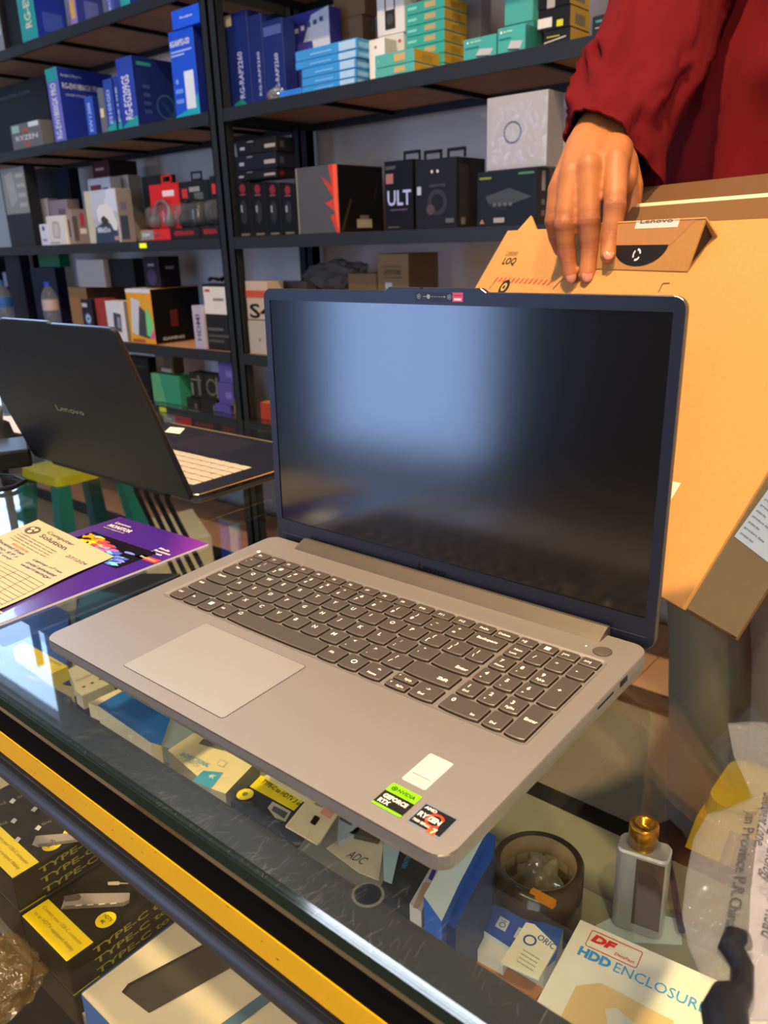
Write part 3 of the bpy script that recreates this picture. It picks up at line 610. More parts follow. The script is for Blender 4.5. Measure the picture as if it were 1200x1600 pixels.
# ================================================================== SHELVING RACKS
YR0, YR1 = 1.5, 1.88
RM = M('23272b', .5, .3, nz=.08, scale=30); BRD = M('bd9170', .75, nz=.12, scale=14)
ZSH = [1.385, 1.021, .672, .307, -.056, -.42, -.80]
def rack(x0, x1, lab, seams):
    t = thing('shelving_rack', ((x0 + x1) / 2, (YR0 + YR1) / 2, ZF), lab, 'shelving rack', 'black steel shelving racks')
    pw = .032
    for x in (x0, x1 - pw):
        for y in (YR0, YR1 - pw): MB().box(x, x + pw, y, y + .004 if y == YR0 else y + pw, ZF, 1.9, RM).box(x, x + .004, y, y + pw, ZF, 1.9, RM).box(x + pw - .004, x + pw, y, y + pw, ZF, 1.9, RM).build('post', t)
    for z in ZSH:
        b = MB(); h = .034
        b.box(x0 + pw, x1 - pw, YR0 - .002, YR0 + .006, z - h, z + .001, RM).box(x0 + pw, x1 - pw, YR1 - .006, YR1, z - h, z, RM)
        for x in (x0 + pw, x1 - pw - .005): b.box(x, x + .005, YR0 + .006, YR1 - .006, z - h, z, RM)
        xs = [x0 + pw + .005]
        while xs[-1] + .345 < x1 - pw - .1: xs.append(xs[-1] + .345)
        for x in xs[1:]: b.box(x - .006, x + .006, YR0 + .006, YR1 - .006, z - .024, z - .012, BLK)
        f = b.build('shelf_frame', t)
        for a, c in zip(xs, xs[1:] + [x1 - pw - .005]): MB().box(a + .001, c - .001, YR0 + .006, YR1 - .006, z - .012, z - .0005, BRD).build('shelf_board', f)
    return t
RL = ony(343, 170, YR0).x; 
rack(-3.56, -1.583, 'black steel shelving rack at the left, holding blue boxes and gaming packs', None)
rack(-1.577, .36, 'black steel shelving rack behind the big laptop, right of the first rack', None)
MB().box(-2.06, -2.02, YR0 - .0045, YR0 - .0025, .307 - .022, .307 - .006, M('d8e020', .5, emit=.5)).build('price_tag', label='small yellow price tag on the left rack shelf edge', cat='price tag')
class Face: pass
def cmat(c, **k): return M(c, **({'rough': .45} | k)) if isinstance(c, str) else c
def deco(b, P, X, Y, w, h, N, ds):
    # decorations on a box face; coordinates are fractions of the face
    P, X, Y = V(P), V(X), V(Y); N = V(N)
    for i, d in enumerate(ds):
        k = d[0]; o = N * (.0006 + .0002 * i)
        at_ = lambda u, v: P + X * (u * w) + Y * (v * h) + o
        if k == 'r': _, u0, v0, u1, v1, c = d; b.quad([at_(u0, v0), at_(u1, v0), at_(u1, v1), at_(u0, v1)], cmat(c))
        elif k == 'p': _, pts, c = d; b.quad([at_(*p) for p in pts], cmat(c))
        elif k == 't': _, s_, u0, v0, u1, v1, c = d[:7]; b.text(s_, at_(u0, v0), X, Y, cmat(c), h=(v1 - v0) * h, w=(u1 - u0) * w, bold=.02)
        elif k == 'u': _, s_, u0, v0, u1, v1, c = d[:7]; b.text(s_, at_(u1, v0), Y, -X, cmat(c), h=(u1 - u0) * w, w=(v1 - v0) * h, bold=.02)   # reads upward
        elif k == 'o': _, u, v, r, c = d; b.disc(at_(u, v), X, Y, r * min(w, h), cmat(c))
        elif k == 'O': _, u, v, r, t, c = d; b.ring(at_(u, v), X, Y, r * min(w, h * 1.2), t * min(w, h * 1.2), cmat(c))
BOXES = {}
def sb(name, z, xa, xb, xc, yt, col, lab, cat='box', F=(), S=(), Y=1.515, side=None, top=None, group=None, dmax=None, key=None, zt=None, rough=.45, d=None, mind=.05):
    """carton standing on a rack shelf. xa, xb: photo columns of its front face; xc: column where its right side ends; yt: photo line of its top front-right corner"""
    X1 = solve_axis(xb, V((0, Y, z)), 0); X0 = solve_axis(xa, V((0, Y, z)), 0)
    Z1 = zt if zt is not None else solve_axis(yt, V((X1, Y, 0)), 2, 1)
    if d is None:
        Y1 = solve_axis(xc, V((X1, 0, z)), 1) if xc else Y + .1
        d = Y1 - Y
    d = max(mind, min(d, dmax or (YR1 - .008 - Y)))
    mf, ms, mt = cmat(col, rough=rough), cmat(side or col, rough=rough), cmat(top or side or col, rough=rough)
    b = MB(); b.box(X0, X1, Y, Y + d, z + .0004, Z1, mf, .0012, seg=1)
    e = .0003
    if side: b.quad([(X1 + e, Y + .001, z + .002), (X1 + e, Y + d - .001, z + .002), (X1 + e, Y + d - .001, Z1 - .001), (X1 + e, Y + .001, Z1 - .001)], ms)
    if top: b.quad([(X0 + .001, Y + .001, Z1 + e), (X1 - .001, Y + .001, Z1 + e), (X1 - .001, Y + d - .001, Z1 + e), (X0 + .001, Y + d - .001, Z1 + e)], mt)
    deco(b, (X0, Y, z), (1, 0, 0), (0, 0, 1), X1 - X0, Z1 - z, (0, -1, 0), F)
    deco(b, (X1, Y, z), (0, 1, 0), (0, 0, 1), d, Z1 - z, (1, 0, 0), S)
    o = b.build(name, label=lab, cat=cat, group=group)
    r = Face(); r.x0, r.x1, r.y0, r.y1, r.z0, r.z1, r.o = X0, X1, Y, Y + d, z, Z1, o
    return r
S0, S1, S2, S3, S4 = (ZSH[k] + .001 for k in (1, 2, 3, 4, 5))
WH, BL, NV_, TQ, LB = 'dfe3e8', '1a3fb0', '152a72', '1fa5a8', '4ba3e6'
GY = '9aa0a8'
# ---- top shelf, left rack
sb('component_box', S0, -30, 8, 14, -60, '8b8f94', 'grey box with a pale sticker at the left end of the top shelf', F=[('r', .55, .2, .95, .75, 'c5d8ee')], side='23262b')
sb('component_box', S0, 15, 38, 42, -60, '14161a', 'black box between the grey box and turquoise-spined box on top shelf', Y=1.53)
sb('router_box', S0, 36, 60, 110, -80, TQ, 'blue router box with turquoise spine on the left rack top shelf', side='1634a6', F=[('u', 'RG-EW', .35, .15, .75, .6, 'e6ecc8')], S=[('r', .22, .1, .85, .32, '3a55c0'), ('r', .02, .5, .12, 1, WH)], Y=1.505)
sb('router_box', S0, 112, 122, 166, -80, '8c7fd0', 'dull violet-blue box with yellow tag right of the turquoise-spined one', side='2c3a98', F=[('r', .2, .1, .8, .35, 'e0b040')], S=[('r', .3, .1, .8, .35, '5a66b8')])
sb('router_box', S0, 168, 178, 186, -80, '3e55b8', 'thin blue box with pale spine lettering on the top shelf', F=[('u', 'EG105', .3, .05, .7, .5, 'b8c6e8')])
sb('router_box', S0, 189, 203, 214, -80, TQ, 'thin turquoise box near the rack post on the top shelf', side='1634a6')
# ---- second shelf, left rack
sb('computer_case_box', S1, -60, 86, 98, 116, '0f1118', 'large black computer case box behind the grey processor box', F=[('t', 'MASTER CASE', .55, .82, .85, .86, '555a66')], Y=1.60)
sb('processor_box', S1, 22, 68, 74, 186, '6b6e72', 'small grey processor box with an orange ring and white lettering', F=[('O', .5, .45, .30, .07, 'c8552c'), ('t', 'RYZEN', .14, .36, .88, .54, WH), ('r', .05, .68, .3, .95, '9fd0b4'), ('r', .62, .8, .95, .98, 'e6f2f4')], Y=1.52, group=None)
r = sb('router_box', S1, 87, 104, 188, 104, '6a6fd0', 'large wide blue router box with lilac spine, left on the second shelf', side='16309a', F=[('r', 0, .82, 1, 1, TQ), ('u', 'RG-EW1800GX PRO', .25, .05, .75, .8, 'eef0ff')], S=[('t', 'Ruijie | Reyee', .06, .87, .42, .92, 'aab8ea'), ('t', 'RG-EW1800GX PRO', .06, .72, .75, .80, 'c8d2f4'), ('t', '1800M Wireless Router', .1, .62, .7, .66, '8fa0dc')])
sb('adapter_box', S1, 139, 151, 158, 150, '1f55cc', 'small royal blue box with light lettering before the wide router box', F=[('u', 'EW1200', .3, .1, .7, .85, 'b8d0ff')], side='182f86', Y=1.506)
sb('adapter_box', S1, 160, 168, 172, 137, '6a7080', 'narrow grey glossy box between small blue boxes on second shelf', Y=1.506, F=[('r', .2, .35, .8, .55, 'e8dcb0')], rough=.2)  # pale rectangle is a glare painted on the front
sb('adapter_box', S1, 170, 183, 188, 122, '1f48b4', 'first narrow blue box with turquoise foot left of the big one', F=[('p', ((0, 0), (1, 0), (1, .2), (0, .08)), TQ), ('u', 'ES105GD', .3, .15, .7, .8, 'b8d0ff')], side='182f86', Y=1.506)
sb('adapter_box', S1, 186, 192, 194, 118, '1c3ea6', 'second narrow blue box squeezed against the big camera-kit box', F=[('p', ((0, 0), (1, 0), (1, .2), (0, .08)), TQ), ('u', 'ES108', .3, .15, .7, .8, 'b8d0ff')], side='182f86', Y=1.506)
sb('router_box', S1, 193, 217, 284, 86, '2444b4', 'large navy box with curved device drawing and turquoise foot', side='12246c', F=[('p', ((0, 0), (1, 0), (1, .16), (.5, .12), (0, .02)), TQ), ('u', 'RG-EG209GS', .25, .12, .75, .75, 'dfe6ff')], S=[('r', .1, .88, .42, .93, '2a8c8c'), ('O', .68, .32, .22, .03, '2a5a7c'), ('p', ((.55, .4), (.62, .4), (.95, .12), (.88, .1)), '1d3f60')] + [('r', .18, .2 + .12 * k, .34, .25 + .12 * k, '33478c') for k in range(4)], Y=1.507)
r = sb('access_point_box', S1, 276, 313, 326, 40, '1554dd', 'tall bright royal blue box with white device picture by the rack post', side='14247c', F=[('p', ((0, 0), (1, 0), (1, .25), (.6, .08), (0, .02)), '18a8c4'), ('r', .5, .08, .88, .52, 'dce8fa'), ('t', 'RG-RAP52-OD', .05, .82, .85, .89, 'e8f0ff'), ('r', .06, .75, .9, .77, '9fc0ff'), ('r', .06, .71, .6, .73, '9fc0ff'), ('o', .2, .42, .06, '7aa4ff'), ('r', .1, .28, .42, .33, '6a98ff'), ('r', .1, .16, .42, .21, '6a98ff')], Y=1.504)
sb('access_point_box', r.z1, 270, 313, 322, 4, '1b5cf0', 'bright blue lid-like box on top of the tall royal blue box', F=[('t', 'Ruijie', .3, .45, .75, .6, 'cfe0ff')], side='1a2c90', Y=1.500)
# ---- second shelf, right rack
for i, (a, c_, yt) in enumerate(((358, 396, 14), (397, 417, 20), (418, 448, 26))):
    sb('access_point_box', S1, a, c_, c_ + 3, yt, '16286e', ['leftmost tall navy box with white sticker, beside the rack post', 'middle of three tall navy boxes at the left of the shelf', 'rightmost of three tall navy boxes, beside the violet and white box'][i], F=[('u', 'RG-RAP2260', .52, .12, .72, .6, 'a8b4e0')] + ([('p', ((.1, 0), (.9, 0), (.6, .12), (.3, .08)), '14807c'), ('r', .02, .88, .4, .99, 'a8a69c')] if i == 0 else []) + ([('r', .05, .82, .95, .93, '4a5ca0')] if i == 2 else []), Y=1.56)
sb('camera_kit_box', S1, 452, 520, 526, 8, '3c3f9c', 'violet and white box with small icons behind the light blue stack', F=[('p', ((.42, .68), (.62, .95), (1, 1), (1, .5), (.65, .5), (.62, .68)), 'cdd6e6')] + [('r', .1 + .14 * k, .78 + .015 * k, .18 + .14 * k, .83 + .015 * k, 'e8ecf4' if k < 3 else '505a80') for k in range(6)], Y=1.64)
zz = S1
for k in range(5):
    a, c_ = (472, 556) if k < 3 else (462, 558)
    r = sb('network_adapter_box', zz, a, c_, 584 if k < 3 else 580, [120, 106, 90, 76, 58][k], '3d95e0', ['lowest', 'second lowest', 'middle', 'second highest', 'topmost'][k] + ' light blue box of the stack of five', side='3a86b8', F=[('r', .72, .1, .98, .9, 'a8cdf0'), ('o', .14, .5, .045, '2a5c9c'), ('r', .25, .35, .6, .5, '7fbcf2')], S=[('r', .1, .2, .9, .7, '6fa8d0')], Y=1.512, group='light blue adapter boxes in a stack', rough=.25); zz = r.z1 + .0005
sb('network_adapter_box', S1, 436, 470, 478, 137, '2d7fe0', 'flat light blue box lying left of the light blue stack', Y=1.508, top='5aa4f0')
# crumpled clear bag
def crumple(name, c, rx, ry, rz, mat, lab, cat, seed=0, n=22, amp=.35):
    b = MB(); bm = bmesh.new(); bmesh.ops.create_icosphere(bm, subdivisions=4, radius=1)
    for v in bm.verts:
        k = 1 + amp * noise.noise(v.co * 2.6 + V((seed, 0, 0))) + amp * .5 * noise.noise(v.co * 6 + V((0, seed, 0)))
        p = v.co * k; v.co = V((c[0] + p.x * rx, c[1] + p.y * ry, c[2] + max(-1, p.z) * rz))
    b.from_bm(bm, mat); return b.build(name, label=lab, cat=cat)
pbg = ony(430, 141, 1.54)
crumple('plastic_bag', (pbg.x, 1.545, S1 + .018), .028, .02, .018, M('9aa2a6', .12, .6), 'small crumpled silvery plastic bag beside the flat light blue box', 'bag', 3)
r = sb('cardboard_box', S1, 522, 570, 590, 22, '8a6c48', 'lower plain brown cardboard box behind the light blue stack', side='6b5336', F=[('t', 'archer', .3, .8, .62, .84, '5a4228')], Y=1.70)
sb('cardboard_box', r.z1 + .0005, 522, 570, 590, -70, '8a6c48', 'upper plain brown cardboard box behind the light blue stack', side='6b5336', F=[('t', 'archer', .3, .5, .62, .56, '5a4228')], Y=1.70)
r = sb('router_box', S1, 592, 632, 640, 50, 'd2d4da', 'white box with red mark under the white antenna device box', F=[('o', .86, .85, .05, 'c84838')], Y=1.62)
sb('router_box', r.z1 + .0005, 590, 632, 640, -40, 'd8dae0', 'white box with picture of a black two-antenna device', F=[('r', .30, .1, .68, .45, '2c2d31'), ('r', .30, .4, .34, .95, '303136'), ('r', .64, .4, .68, .95, '303136'), ('o', .49, .28, .13, '46474c'), ('o', .9, .92, .05, 'c84838')], Y=1.62)
sb('router_box', S1, 578, 602, 634, 58, 'e4e4e6', 'white box with a small red mark between light blue and teal stacks', side='b8b4b4', F=[('o', .45, .82, .07, 'c83a30')], Y=1.56, dmax=.05)
zz = S1
for k in range(7):
    r = sb('network_switch_box', zz, 634, 694, 738, [98, 82, 64, 46, 29, 11, -8][k], '3fa6a0', ['lowest', 'second lowest', 'third lowest', 'middle', 'third highest', 'second highest', 'topmost'][k] + ' teal and yellow box of the tall stack', side='a58a20', F=[('r', .5, .3, .78, .8, 'b8a070'), ('r', .06, .4, .3, .65, '7fd0cc')], S=[('r', .3, .2, .7, .7, '8a7420')], Y=1.612, dmax=.10, group='teal and yellow boxes in the tall stack', rough=.25); zz = r.z1 + .0005
zz = S1
for k in range(2):
    r = sb('network_switch_box', zz, 586, 647, 687, [96, 74][k], '55b0aa', ['lower', 'upper'][k] + ' teal and yellow box of the short front stack', side='b0902a', F=[('r', .5, .25, .78, .8, 'c8a868'), ('o', .1, .5, .05, 'bfe8e4')], S=[('r', .3, .2, .7, .7, '94802a')], Y=1.506, rough=.25); zz = r.z1 + .0005
sb('panel_box', S1, 715, 750, 758, -12, '6c7078', 'plain grey box standing behind the tall teal and yellow stack', Y=1.72)
def apbox(xa, xb, xc, yt, lab, **k):
    return sb('network_switch_box', S1, xa, xb, xc, yt, '46a8a4', lab, side='2f7c78', F=[('p', ((.38, .18), (.82, .1), (.92, .38), (.5, .45)), 'b8bcc4'), ('p', ((.38, .18), (.82, .1), (.8, .04), (.42, .1)), '3a4a50'), ('o', .14, .82, .05, 'e8f4f4'), ('t', 'tp-link', .22, .78, .55, .87, 'e4f4f2'), ('r', .06, .55, .5, .6, '1f7a80')], Y=1.510, rough=.3, **k)
apbox(724, 775, 780, 52, 'teal box with white device picture, left one of the front pair')
apbox(777, 820, 850, 36, 'teal box with white device picture, right one of the front pair')
r = sb('network_switch_box', S1, 788, 832, 836, 32, '2f8a86', 'dark teal box behind the front pair, lower one', Y=1.66)
sb('network_switch_box', r.z1 + .0005, 788, 832, 836, -40, '4aaca6', 'light teal box behind the front pair, upper one', Y=1.66)
zz = S1
for k in range(3):
    r = sb('network_switch_box', zz, 850 - 10 * (k > 0), 890, 921, [41, 6, -40][k], '1c1d1c', ['lowest', 'middle', 'topmost'][k] + ' black box with yellow side in the stack near the red sleeve', side='a58a24', F=[[('p', ((0, .3), (.85, .5), (.85, .56), (0, .36)), 'c8c8c0'), ('r', .1, .6, .6, .66, 'b8b020')], [('r', -.0, .15, .45, .6, 'd2d2cc'), ('r', .6, .1, .8, .4, 'c8c820')], [('r', .3, .0, .55, 1, 'a0a09c')]][k], S=[('r', .25, .2, .75, .7, '6a6a5c')] if k else [], Y=1.54, group=None, rough=.25); zz = r.z1 + .0005
sb('network_switch_box', S1, 924, 952, 960, 20, '22262a', 'black box beside the red sleeve on the second shelf', F=[('r', .2, .7, .9, .8, '3f8c90'), ('r', .2, .45, .9, .5, 'a0a0a0')], Y=1.54)
# ---- third shelf, left rack
sb('tower_case_box', S2, 60, 122, 130, 262, '12162a', 'tall dark navy box at the back left of the third shelf', Y=1.66)
sb('picture_box', S2, 18, 56, 66, 258, '23262e', 'dark box with a pale grey printed picture on third shelf, far left', F=[('r', .06, .42, 1, .99, '8f9392'), ('p', ((.3, .5), (.6, .6), (.5, .95), (.2, .9)), 'a9aca8')] + [('r', .65, .5 + .12 * k, .95, .55 + .12 * k, 'b4b6b0') for k in range(4)], Y=1.53)
sb('green_pack', S2, 58, 64, 70, 340, '0f4a3c', 'narrow dark green pack left of the small white boxes', Y=1.59)
sb('accessory_box', S2, 62, 84, 100, 310, 'a8aab8', 'grey-white box at the back of the small white boxes', side='77727c', Y=1.60, dmax=.055)
sb('accessory_box', S2, 86, 114, 140, 311, '8f8c94', 'grey box with picture at the back of the white boxes', side='706a72', Y=1.60, dmax=.055, F=[('r', .5, .3, .9, .8, '6a6470')])
sb('accessory_box', S2, 66, 78, 84, 350, 'dfe2ec', 'smallest white box at the left of the mouse box', F=[('o', .5, .8, .15, '3a4468'), ('r', .2, .2, .8, .3, '8890b0')], Y=1.508)
sb('mouse_box', S2, 78, 106, 110, 336, 'e2e0d8', 'white box with an outline picture of a mouse', F=[('p', ((.3, .25), (.65, .22), (.72, .5), (.66, .8), (.36, .82), (.28, .5)), 'b0aeaa'), ('p', ((.36, .3), (.6, .28), (.65, .5), (.6, .72), (.4, .74), (.35, .5)), 'cfcdc8'), ('r', .1, .06, .6, .1, '8a8a8a')], Y=1.508)
sb('accessory_box', S2, 110, 118, 143, 327, 'a08a84', 'brownish box with pink top between mouse box and controller box', side='8a8286', F=[('r', .1, .2, .5, .7, '5a4a44')], S=[('r', .5, .5, .75, .9, 'b03a58'), ('r', .4, .3, .8, .45, 'e0dce0'), ('r', .0, .1, .3, .8, '5c5450')], top='d8a09a', Y=1.512)
sb('boxed_game', S2, 150, 184, 190, 276, 'd0d4dc', 'upright white box with dark red and blue picture behind the controller box', F=[('r', .1, .45, .6, .9, '7a2a3a'), ('r', .65, .5, .9, .85, '2f7a9a')], Y=1.62, dmax=.05)
r = sb('camera_box', S2, 152, 212, 232, 273, 'c9c6b8', 'beige box behind the controller box with two dark handles', side='8f8f86', Y=1.69)
sb('gift_box', r.z1 + .0005, 146, 172, 216, 249, '4a2226', 'dark maroon box stacked at the back of the third shelf', side='2a1a1e', F=[('r', .2, .45, .7, .6, 'a89890')], Y=1.70, dmax=.15)
r = sb('controller_box', S2, 142, 190, 214, 294, 'b8bcc4', 'white and blue box with a large white game controller picture', side='8a8486', F=[('r', 0, 0, .2, 1, 'cfc8ae'), ('p', ((.2, .45), (.95, .6), (1, 1), (.2, 1)), 'c2cadb'), ('p', ((.6, .7), (1, .55), (1, 1), (.72, 1)), 'd5dcf0'), ('p', ((.2, 0), (.95, 0), (.95, .25), (.6, .42), (.25, .3)), '33415c'), ('p', ((.35, .62), (.45, .72), (.7, .74), (.86, .62), (.96, .36), (.92, .22), (.82, .24), (.7, .42), (.55, .5), (.44, .4), (.36, .42)), 'e6e8e6'), ('p', ((.45, .46), (.55, .52), (.68, .44), (.66, .32), (.5, .34)), '3a3634'), ('t', '8BitDo', .3, .2, .72, .3, 'e6ecf4'), ('r', .82, .04, .97, .12, 'b89098')], S=[('r', .2, .6, .6, .75, '6c7090'), ('r', .1, .05, .6, .5, '3d4a66')], Y=1.507, rough=.35)
# hanging headset packs with clear bubble
BUB = clear_mat('blister', (.85, .87, .88), 1.5, .08, milky=.10)
def pack(xa, xb, yt, zb, col, lab, tab=True, foot='c02a2c', chip=None, dark='1a1c20', red=False, Y=1.51):
    X0 = solve_axis(xa, V((0, Y, zb)), 0); X1 = solve_axis(xb, V((0, Y, zb)), 0); Z1 = solve_axis(yt, V((X1, Y, 0)), 2, 1); w, h = X1 - X0, Z1 - zb
    t = thing('headset_pack', ((X0 + X1) / 2, Y + .03, zb), lab, 'headset pack')
    b = MB(); b.box(X0, X1, Y + .055, Y + .06, zb + .001, Z1, cmat(col)); b.box(X0, X1, Y, Y + .055, zb + .001, zb + h * .2, cmat(col), .001)
    P = (X0, Y, zb); 
    deco(b, (X0, Y + .055, zb), (1, 0, 0), (0, 0, 1), w, h, (0, -1, 0), [('r', .35, .82, .7, .9, 'e8dcdc' if red else '8a9490'), ('r', .1, .72, .28, .88, 'c83038'), ('r', .5, .68, .8, .8, '55605e')] if not red else [('r', .45, .78, .85, .88, 'f2dcdc'), ('O', .3, .62, .1, .03, '9a1c20')])
    deco(b, P, (1, 0, 0), (0, 0, 1), w, h * .2, (0, -1, 0), [('t', 'REDRAGON', .15, .35, .8, .75, foot)] if not red else [('r', .0, .1, .45, .95, '8a8e90'), ('t', 'GM', .05, .4, .3, .7, 'e8e8e8'), ('r', .5, .4, .7, .6, '3a5a50')])
    b.build('card', t)
    if tab: b = MB(); xm = X0 + w * .45; b.box(xm, xm + w * .35, Y + .055, Y + .058, Z1, Z1 + .006, cmat(col)).box(xm, xm + .006, Y + .055, Y + .058, Z1, Z1 + .026, cmat(col)).box(xm + w * .35 - .006, xm + w * .35, Y + .055, Y + .058, Z1, Z1 + .026, cmat(col)).box(xm, xm + w * .35, Y + .055, Y + .058, Z1 + .022, Z1 + .028, cmat(col)).build('hang_tab', t)
    lo = []
    for k, (yy, s_) in enumerate(((Y + .054, 1), (Y + .03, .95), (Y + .012, .8), (Y + .006, .5))):
        lo.append([(p[0], yy, p[1]) for p in rrect(X0 + w * (.5 - .46 * s_), X0 + w * (.5 + .46 * s_), zb + h * (.42 - .2 * s_), zb + h * (.42 + .22 * s_), .02 * s_, 4)])
    MB().loft(lo, BUB, False, True, True).build('clear_bubble', t)
    dk = M(dark, .35); b = MB(); c = V((X0 + w * .5, Y + .04, zb + h * .44)); rr = w * .26
    b.tube([c + V((rr * math.cos(a), 0, rr * 1.1 * math.sin(a))) for a in (math.radians(-20 + 220 * k / 14) for k in range(15))], .006, dk, 8)
    hs = b.build('headset', t)
    for s_ in (-1, 1): MB(Matrix.Translation(c + V((s_ * rr, 0, -rr * .4))) @ Matrix.Rotation(math.pi / 2, 4, 'Y')).lathe([(0, -.012), (.022, -.01), (.026, 0), (.022, .01), (0, .012)], dk, 16).build('ear_cup', hs)
    return t
pack(222, 266, 284, S2, 'd42024', 'bright red hanging pack with a headset under clear plastic', red=True, dark='5c646a', Y=1.507)
pack(267, 313, 279, S2, '1b1d22', 'black hanging headset pack next to the bright red one')
pack(315, 346, 271, S2, '1d1f24', 'black hanging headset pack against the rack post')
sb('headset_pack_box', S2, 232, 268, 284, 272, '2a2b2e', 'plain dark box behind the red and black headset packs', Y=1.66)
# ---- third shelf, right rack
zz = S2
for row_, (za, zb_) in enumerate(((285, 362),)):
    for k in range(4):
        xa = 374 + 23 * k
        sb('mouse_box', S2, xa, xa + 22, xa + 24, 283 + 1 * k, '0c0d10', ['leftmost', 'second from left', 'third from left', 'rightmost'][k] + ' of four slim black boxes with red emblem', F=[('o', .5, .88, .2, '7c1a2c'), ('r', .3, .76, .7, .78, '8a5058'), ('p', ((.3, .3), (.5, .22), (.72, .35), (.7, .6), (.5, .68), (.3, .6)), '26282e'), ('r', .3, .45, .42, .58, '8a8f98'), ('r', .2, .02, .8, .06, '6a6254')], Y=1.513, dmax=.18, group=None)
zz = solve_axis(283, V((solve_axis(390, V((0, 1.52, S2)), 0), 1.52, 0)), 2, 1)
for k in range(3):
    r = sb('keyboard_box', zz, 368 + k, 432, 462, [262, 236, 212][k], ['15161a', '17182a', '141518'][k], ['lowest', 'middle', 'topmost'][k] + ' wide black box on the slim emblem boxes', F=[('r', .1, .35, .22, .55, '9aa0b4'), ('r', .72, .3, .98, .55, 'a09a94'), ('r', .3, .8, .45, .9, '70747c')], S=[('r', .2, .3, .4, .7, '5a1a24' if k == 0 else '3a3c40')], Y=1.516); zz = r.z1 + .0005
r = sb('graphics_card_box', S2, 468, 531, 600, 256, '4a4c52', 'big grey and black box with a red flame edge', side='070708', F=[('p', ((.8, 1), (1, 1), (1, 0), (.94, 0), (.8, .25), (.95, .3), (.68, .45), (.9, .5), (.62, .85), (.86, .7)), 'c23a28'), ('p', ((.9, 1), (1, 1), (1, .0), (.96, .1), (.9, .4)), 'ea5a3a'), ('r', 0, 0, .03, 1, '8a8680')], S=[('p', ((.02, .02), (.08, .02), (.3, .5), (.26, .52)), '2e2a1c'), ('r', .38, .07, .72, .2, '8f8d86'), ('r', .45, .2, .65, .26, '5c5c5a'), ('p', ((.9, .9), (.94, .9), (.8, .5), (.78, .52)), '2a241c')], top='8a3a30', Y=1.507)
r = sb('headphone_box', S2, 603, 646, 656, 248, '0c0d10', 'black box with large pale blue and pink lettering', F=[('t', 'SONY', .05, .88, .42, .93, '6a6e74'), ('r', .06, .68, .32, .82, 'a06870'), ('t', 'ULT', .1, .36, .95, .58, 'a9b4ea'), ('r', .2, .29, .8, .31, '5a4a6a'), ('r', .1, .04, .5, .06, '4a4c50')], Y=1.55)
b = MB()
def htab(r, u, nm='hang_tab'):
    x = r.x0 + (r.x1 - r.x0) * u; y = r.y0 + .03; K = M('15161a'); b = MB(); b.box(x, x + .006, y, y + .003, r.z1, r.z1 + .02, K).box(x + .05, x + .056, y, y + .003, r.z1, r.z1 + .02, K).box(x, x + .056, y, y + .003, r.z1 + .016, r.z1 + .024, K).build(nm, r.o)
htab(r, .45)
r = sb('headphone_box', S2, 650, 713, 757, 244, '17181b', 'black box with a dark headphone picture, right of the lettered one', side='1c1d20', F=[('o', .42, .82, .03, 'c8c8c8'), ('o', .56, .82, .03, 'c8c8c8'), ('r', .05, .5, .15, .62, 'a8b4c8'), ('O', .55, .38, .24, .09, '2f3136'), ('o', .38, .28, .1, '4a3c3a'), ('t', 'HEADPHONES', .35, .6, .75, .64, '4a4c50'), ('r', .75, .08, .95, .14, '5a5a5c')], S=[('r', .1, .1, .4, .9, '2b2d31'), ('r', .15, .05, .3, .15, '6a6c70')], Y=1.515)
htab(r, .05); htab(r, .62)
r = sb('network_switch_box', S2, 745, 838, 856, 261, '15191c', 'black box with network switch picture under the white wrapped box', side='1b1e22', F=[('p', ((.15, .55), (.55, .68), (.92, .5), (.5, .36), (.2, .42)), '3a3e42'), ('p', ((.2, .42), (.5, .36), (.52, .28), (.24, .34)), '24272b')] + [('r', .28 + .09 * k, .36 - .0 * k, .33 + .09 * k, .42, '5c6064') for k in range(4)] + [('r', .05, .86, .25, .9, '7a8a2a'), ('r', .7, .9, .95, .94, '4a7a5a'), ('r', .3, .06, .48, .15, '9a9a96'), ('p', ((.06, .05), (.14, .05), (.1, .14)), 'a07a6a')], S=[('r', .35, .6, .65, .95, '8a8c90'), ('r', .35, .35, .65, .45, '5a5c60'), ('r', .35, .15, .65, .25, '5a5c60')], Y=1.512)
rw = sb('wrapped_box', r.z1 + .001, 760, 853, 877, 139, 'b4b6bf', 'large white box wrapped in wrinkled clear film, on the black switch box', side='8e9098', F=[('O', .44, .5, .15, .025, '4a5a80')], Y=1.518)
# wrinkled clear film over its front
b = MB(); n_ = 26; vs = []
for j in range(n_ + 1):
    for i in range(n_ + 1):
        u, v = i / n_, j / n_; d = .004 + .006 * abs(noise.noise(V((u * 5 + v * 3, v * 4 - u * 2, 3)))) + .005 * abs(noise.noise(V((u * 11, v * 9, 7)))); ed = min(u, 1 - u, v, 1 - v); d *= min(1, ed * 12)
        vs.append((rw.x0 + (rw.x1 - rw.x0) * u, rw.y0 - .0012 - d, rw.z0 + (rw.z1 - rw.z0) * v))
b.add(vs, [(j * (n_ + 1) + i, j * (n_ + 1) + i + 1, (j + 1) * (n_ + 1) + i + 1, (j + 1) * (n_ + 1) + i) for j in range(n_) for i in range(n_)], clear_mat('film', (.93, .93, .95), 1.5, .07, milky=.08, crinkle=25), True).build('clear_film', rw.o)
sb('appliance_box', S2, 859, 905, 960, 180, 'a2a4b2', 'pale lilac-grey box partly hidden by the hand and red sleeve', Y=1.60, d=.2)
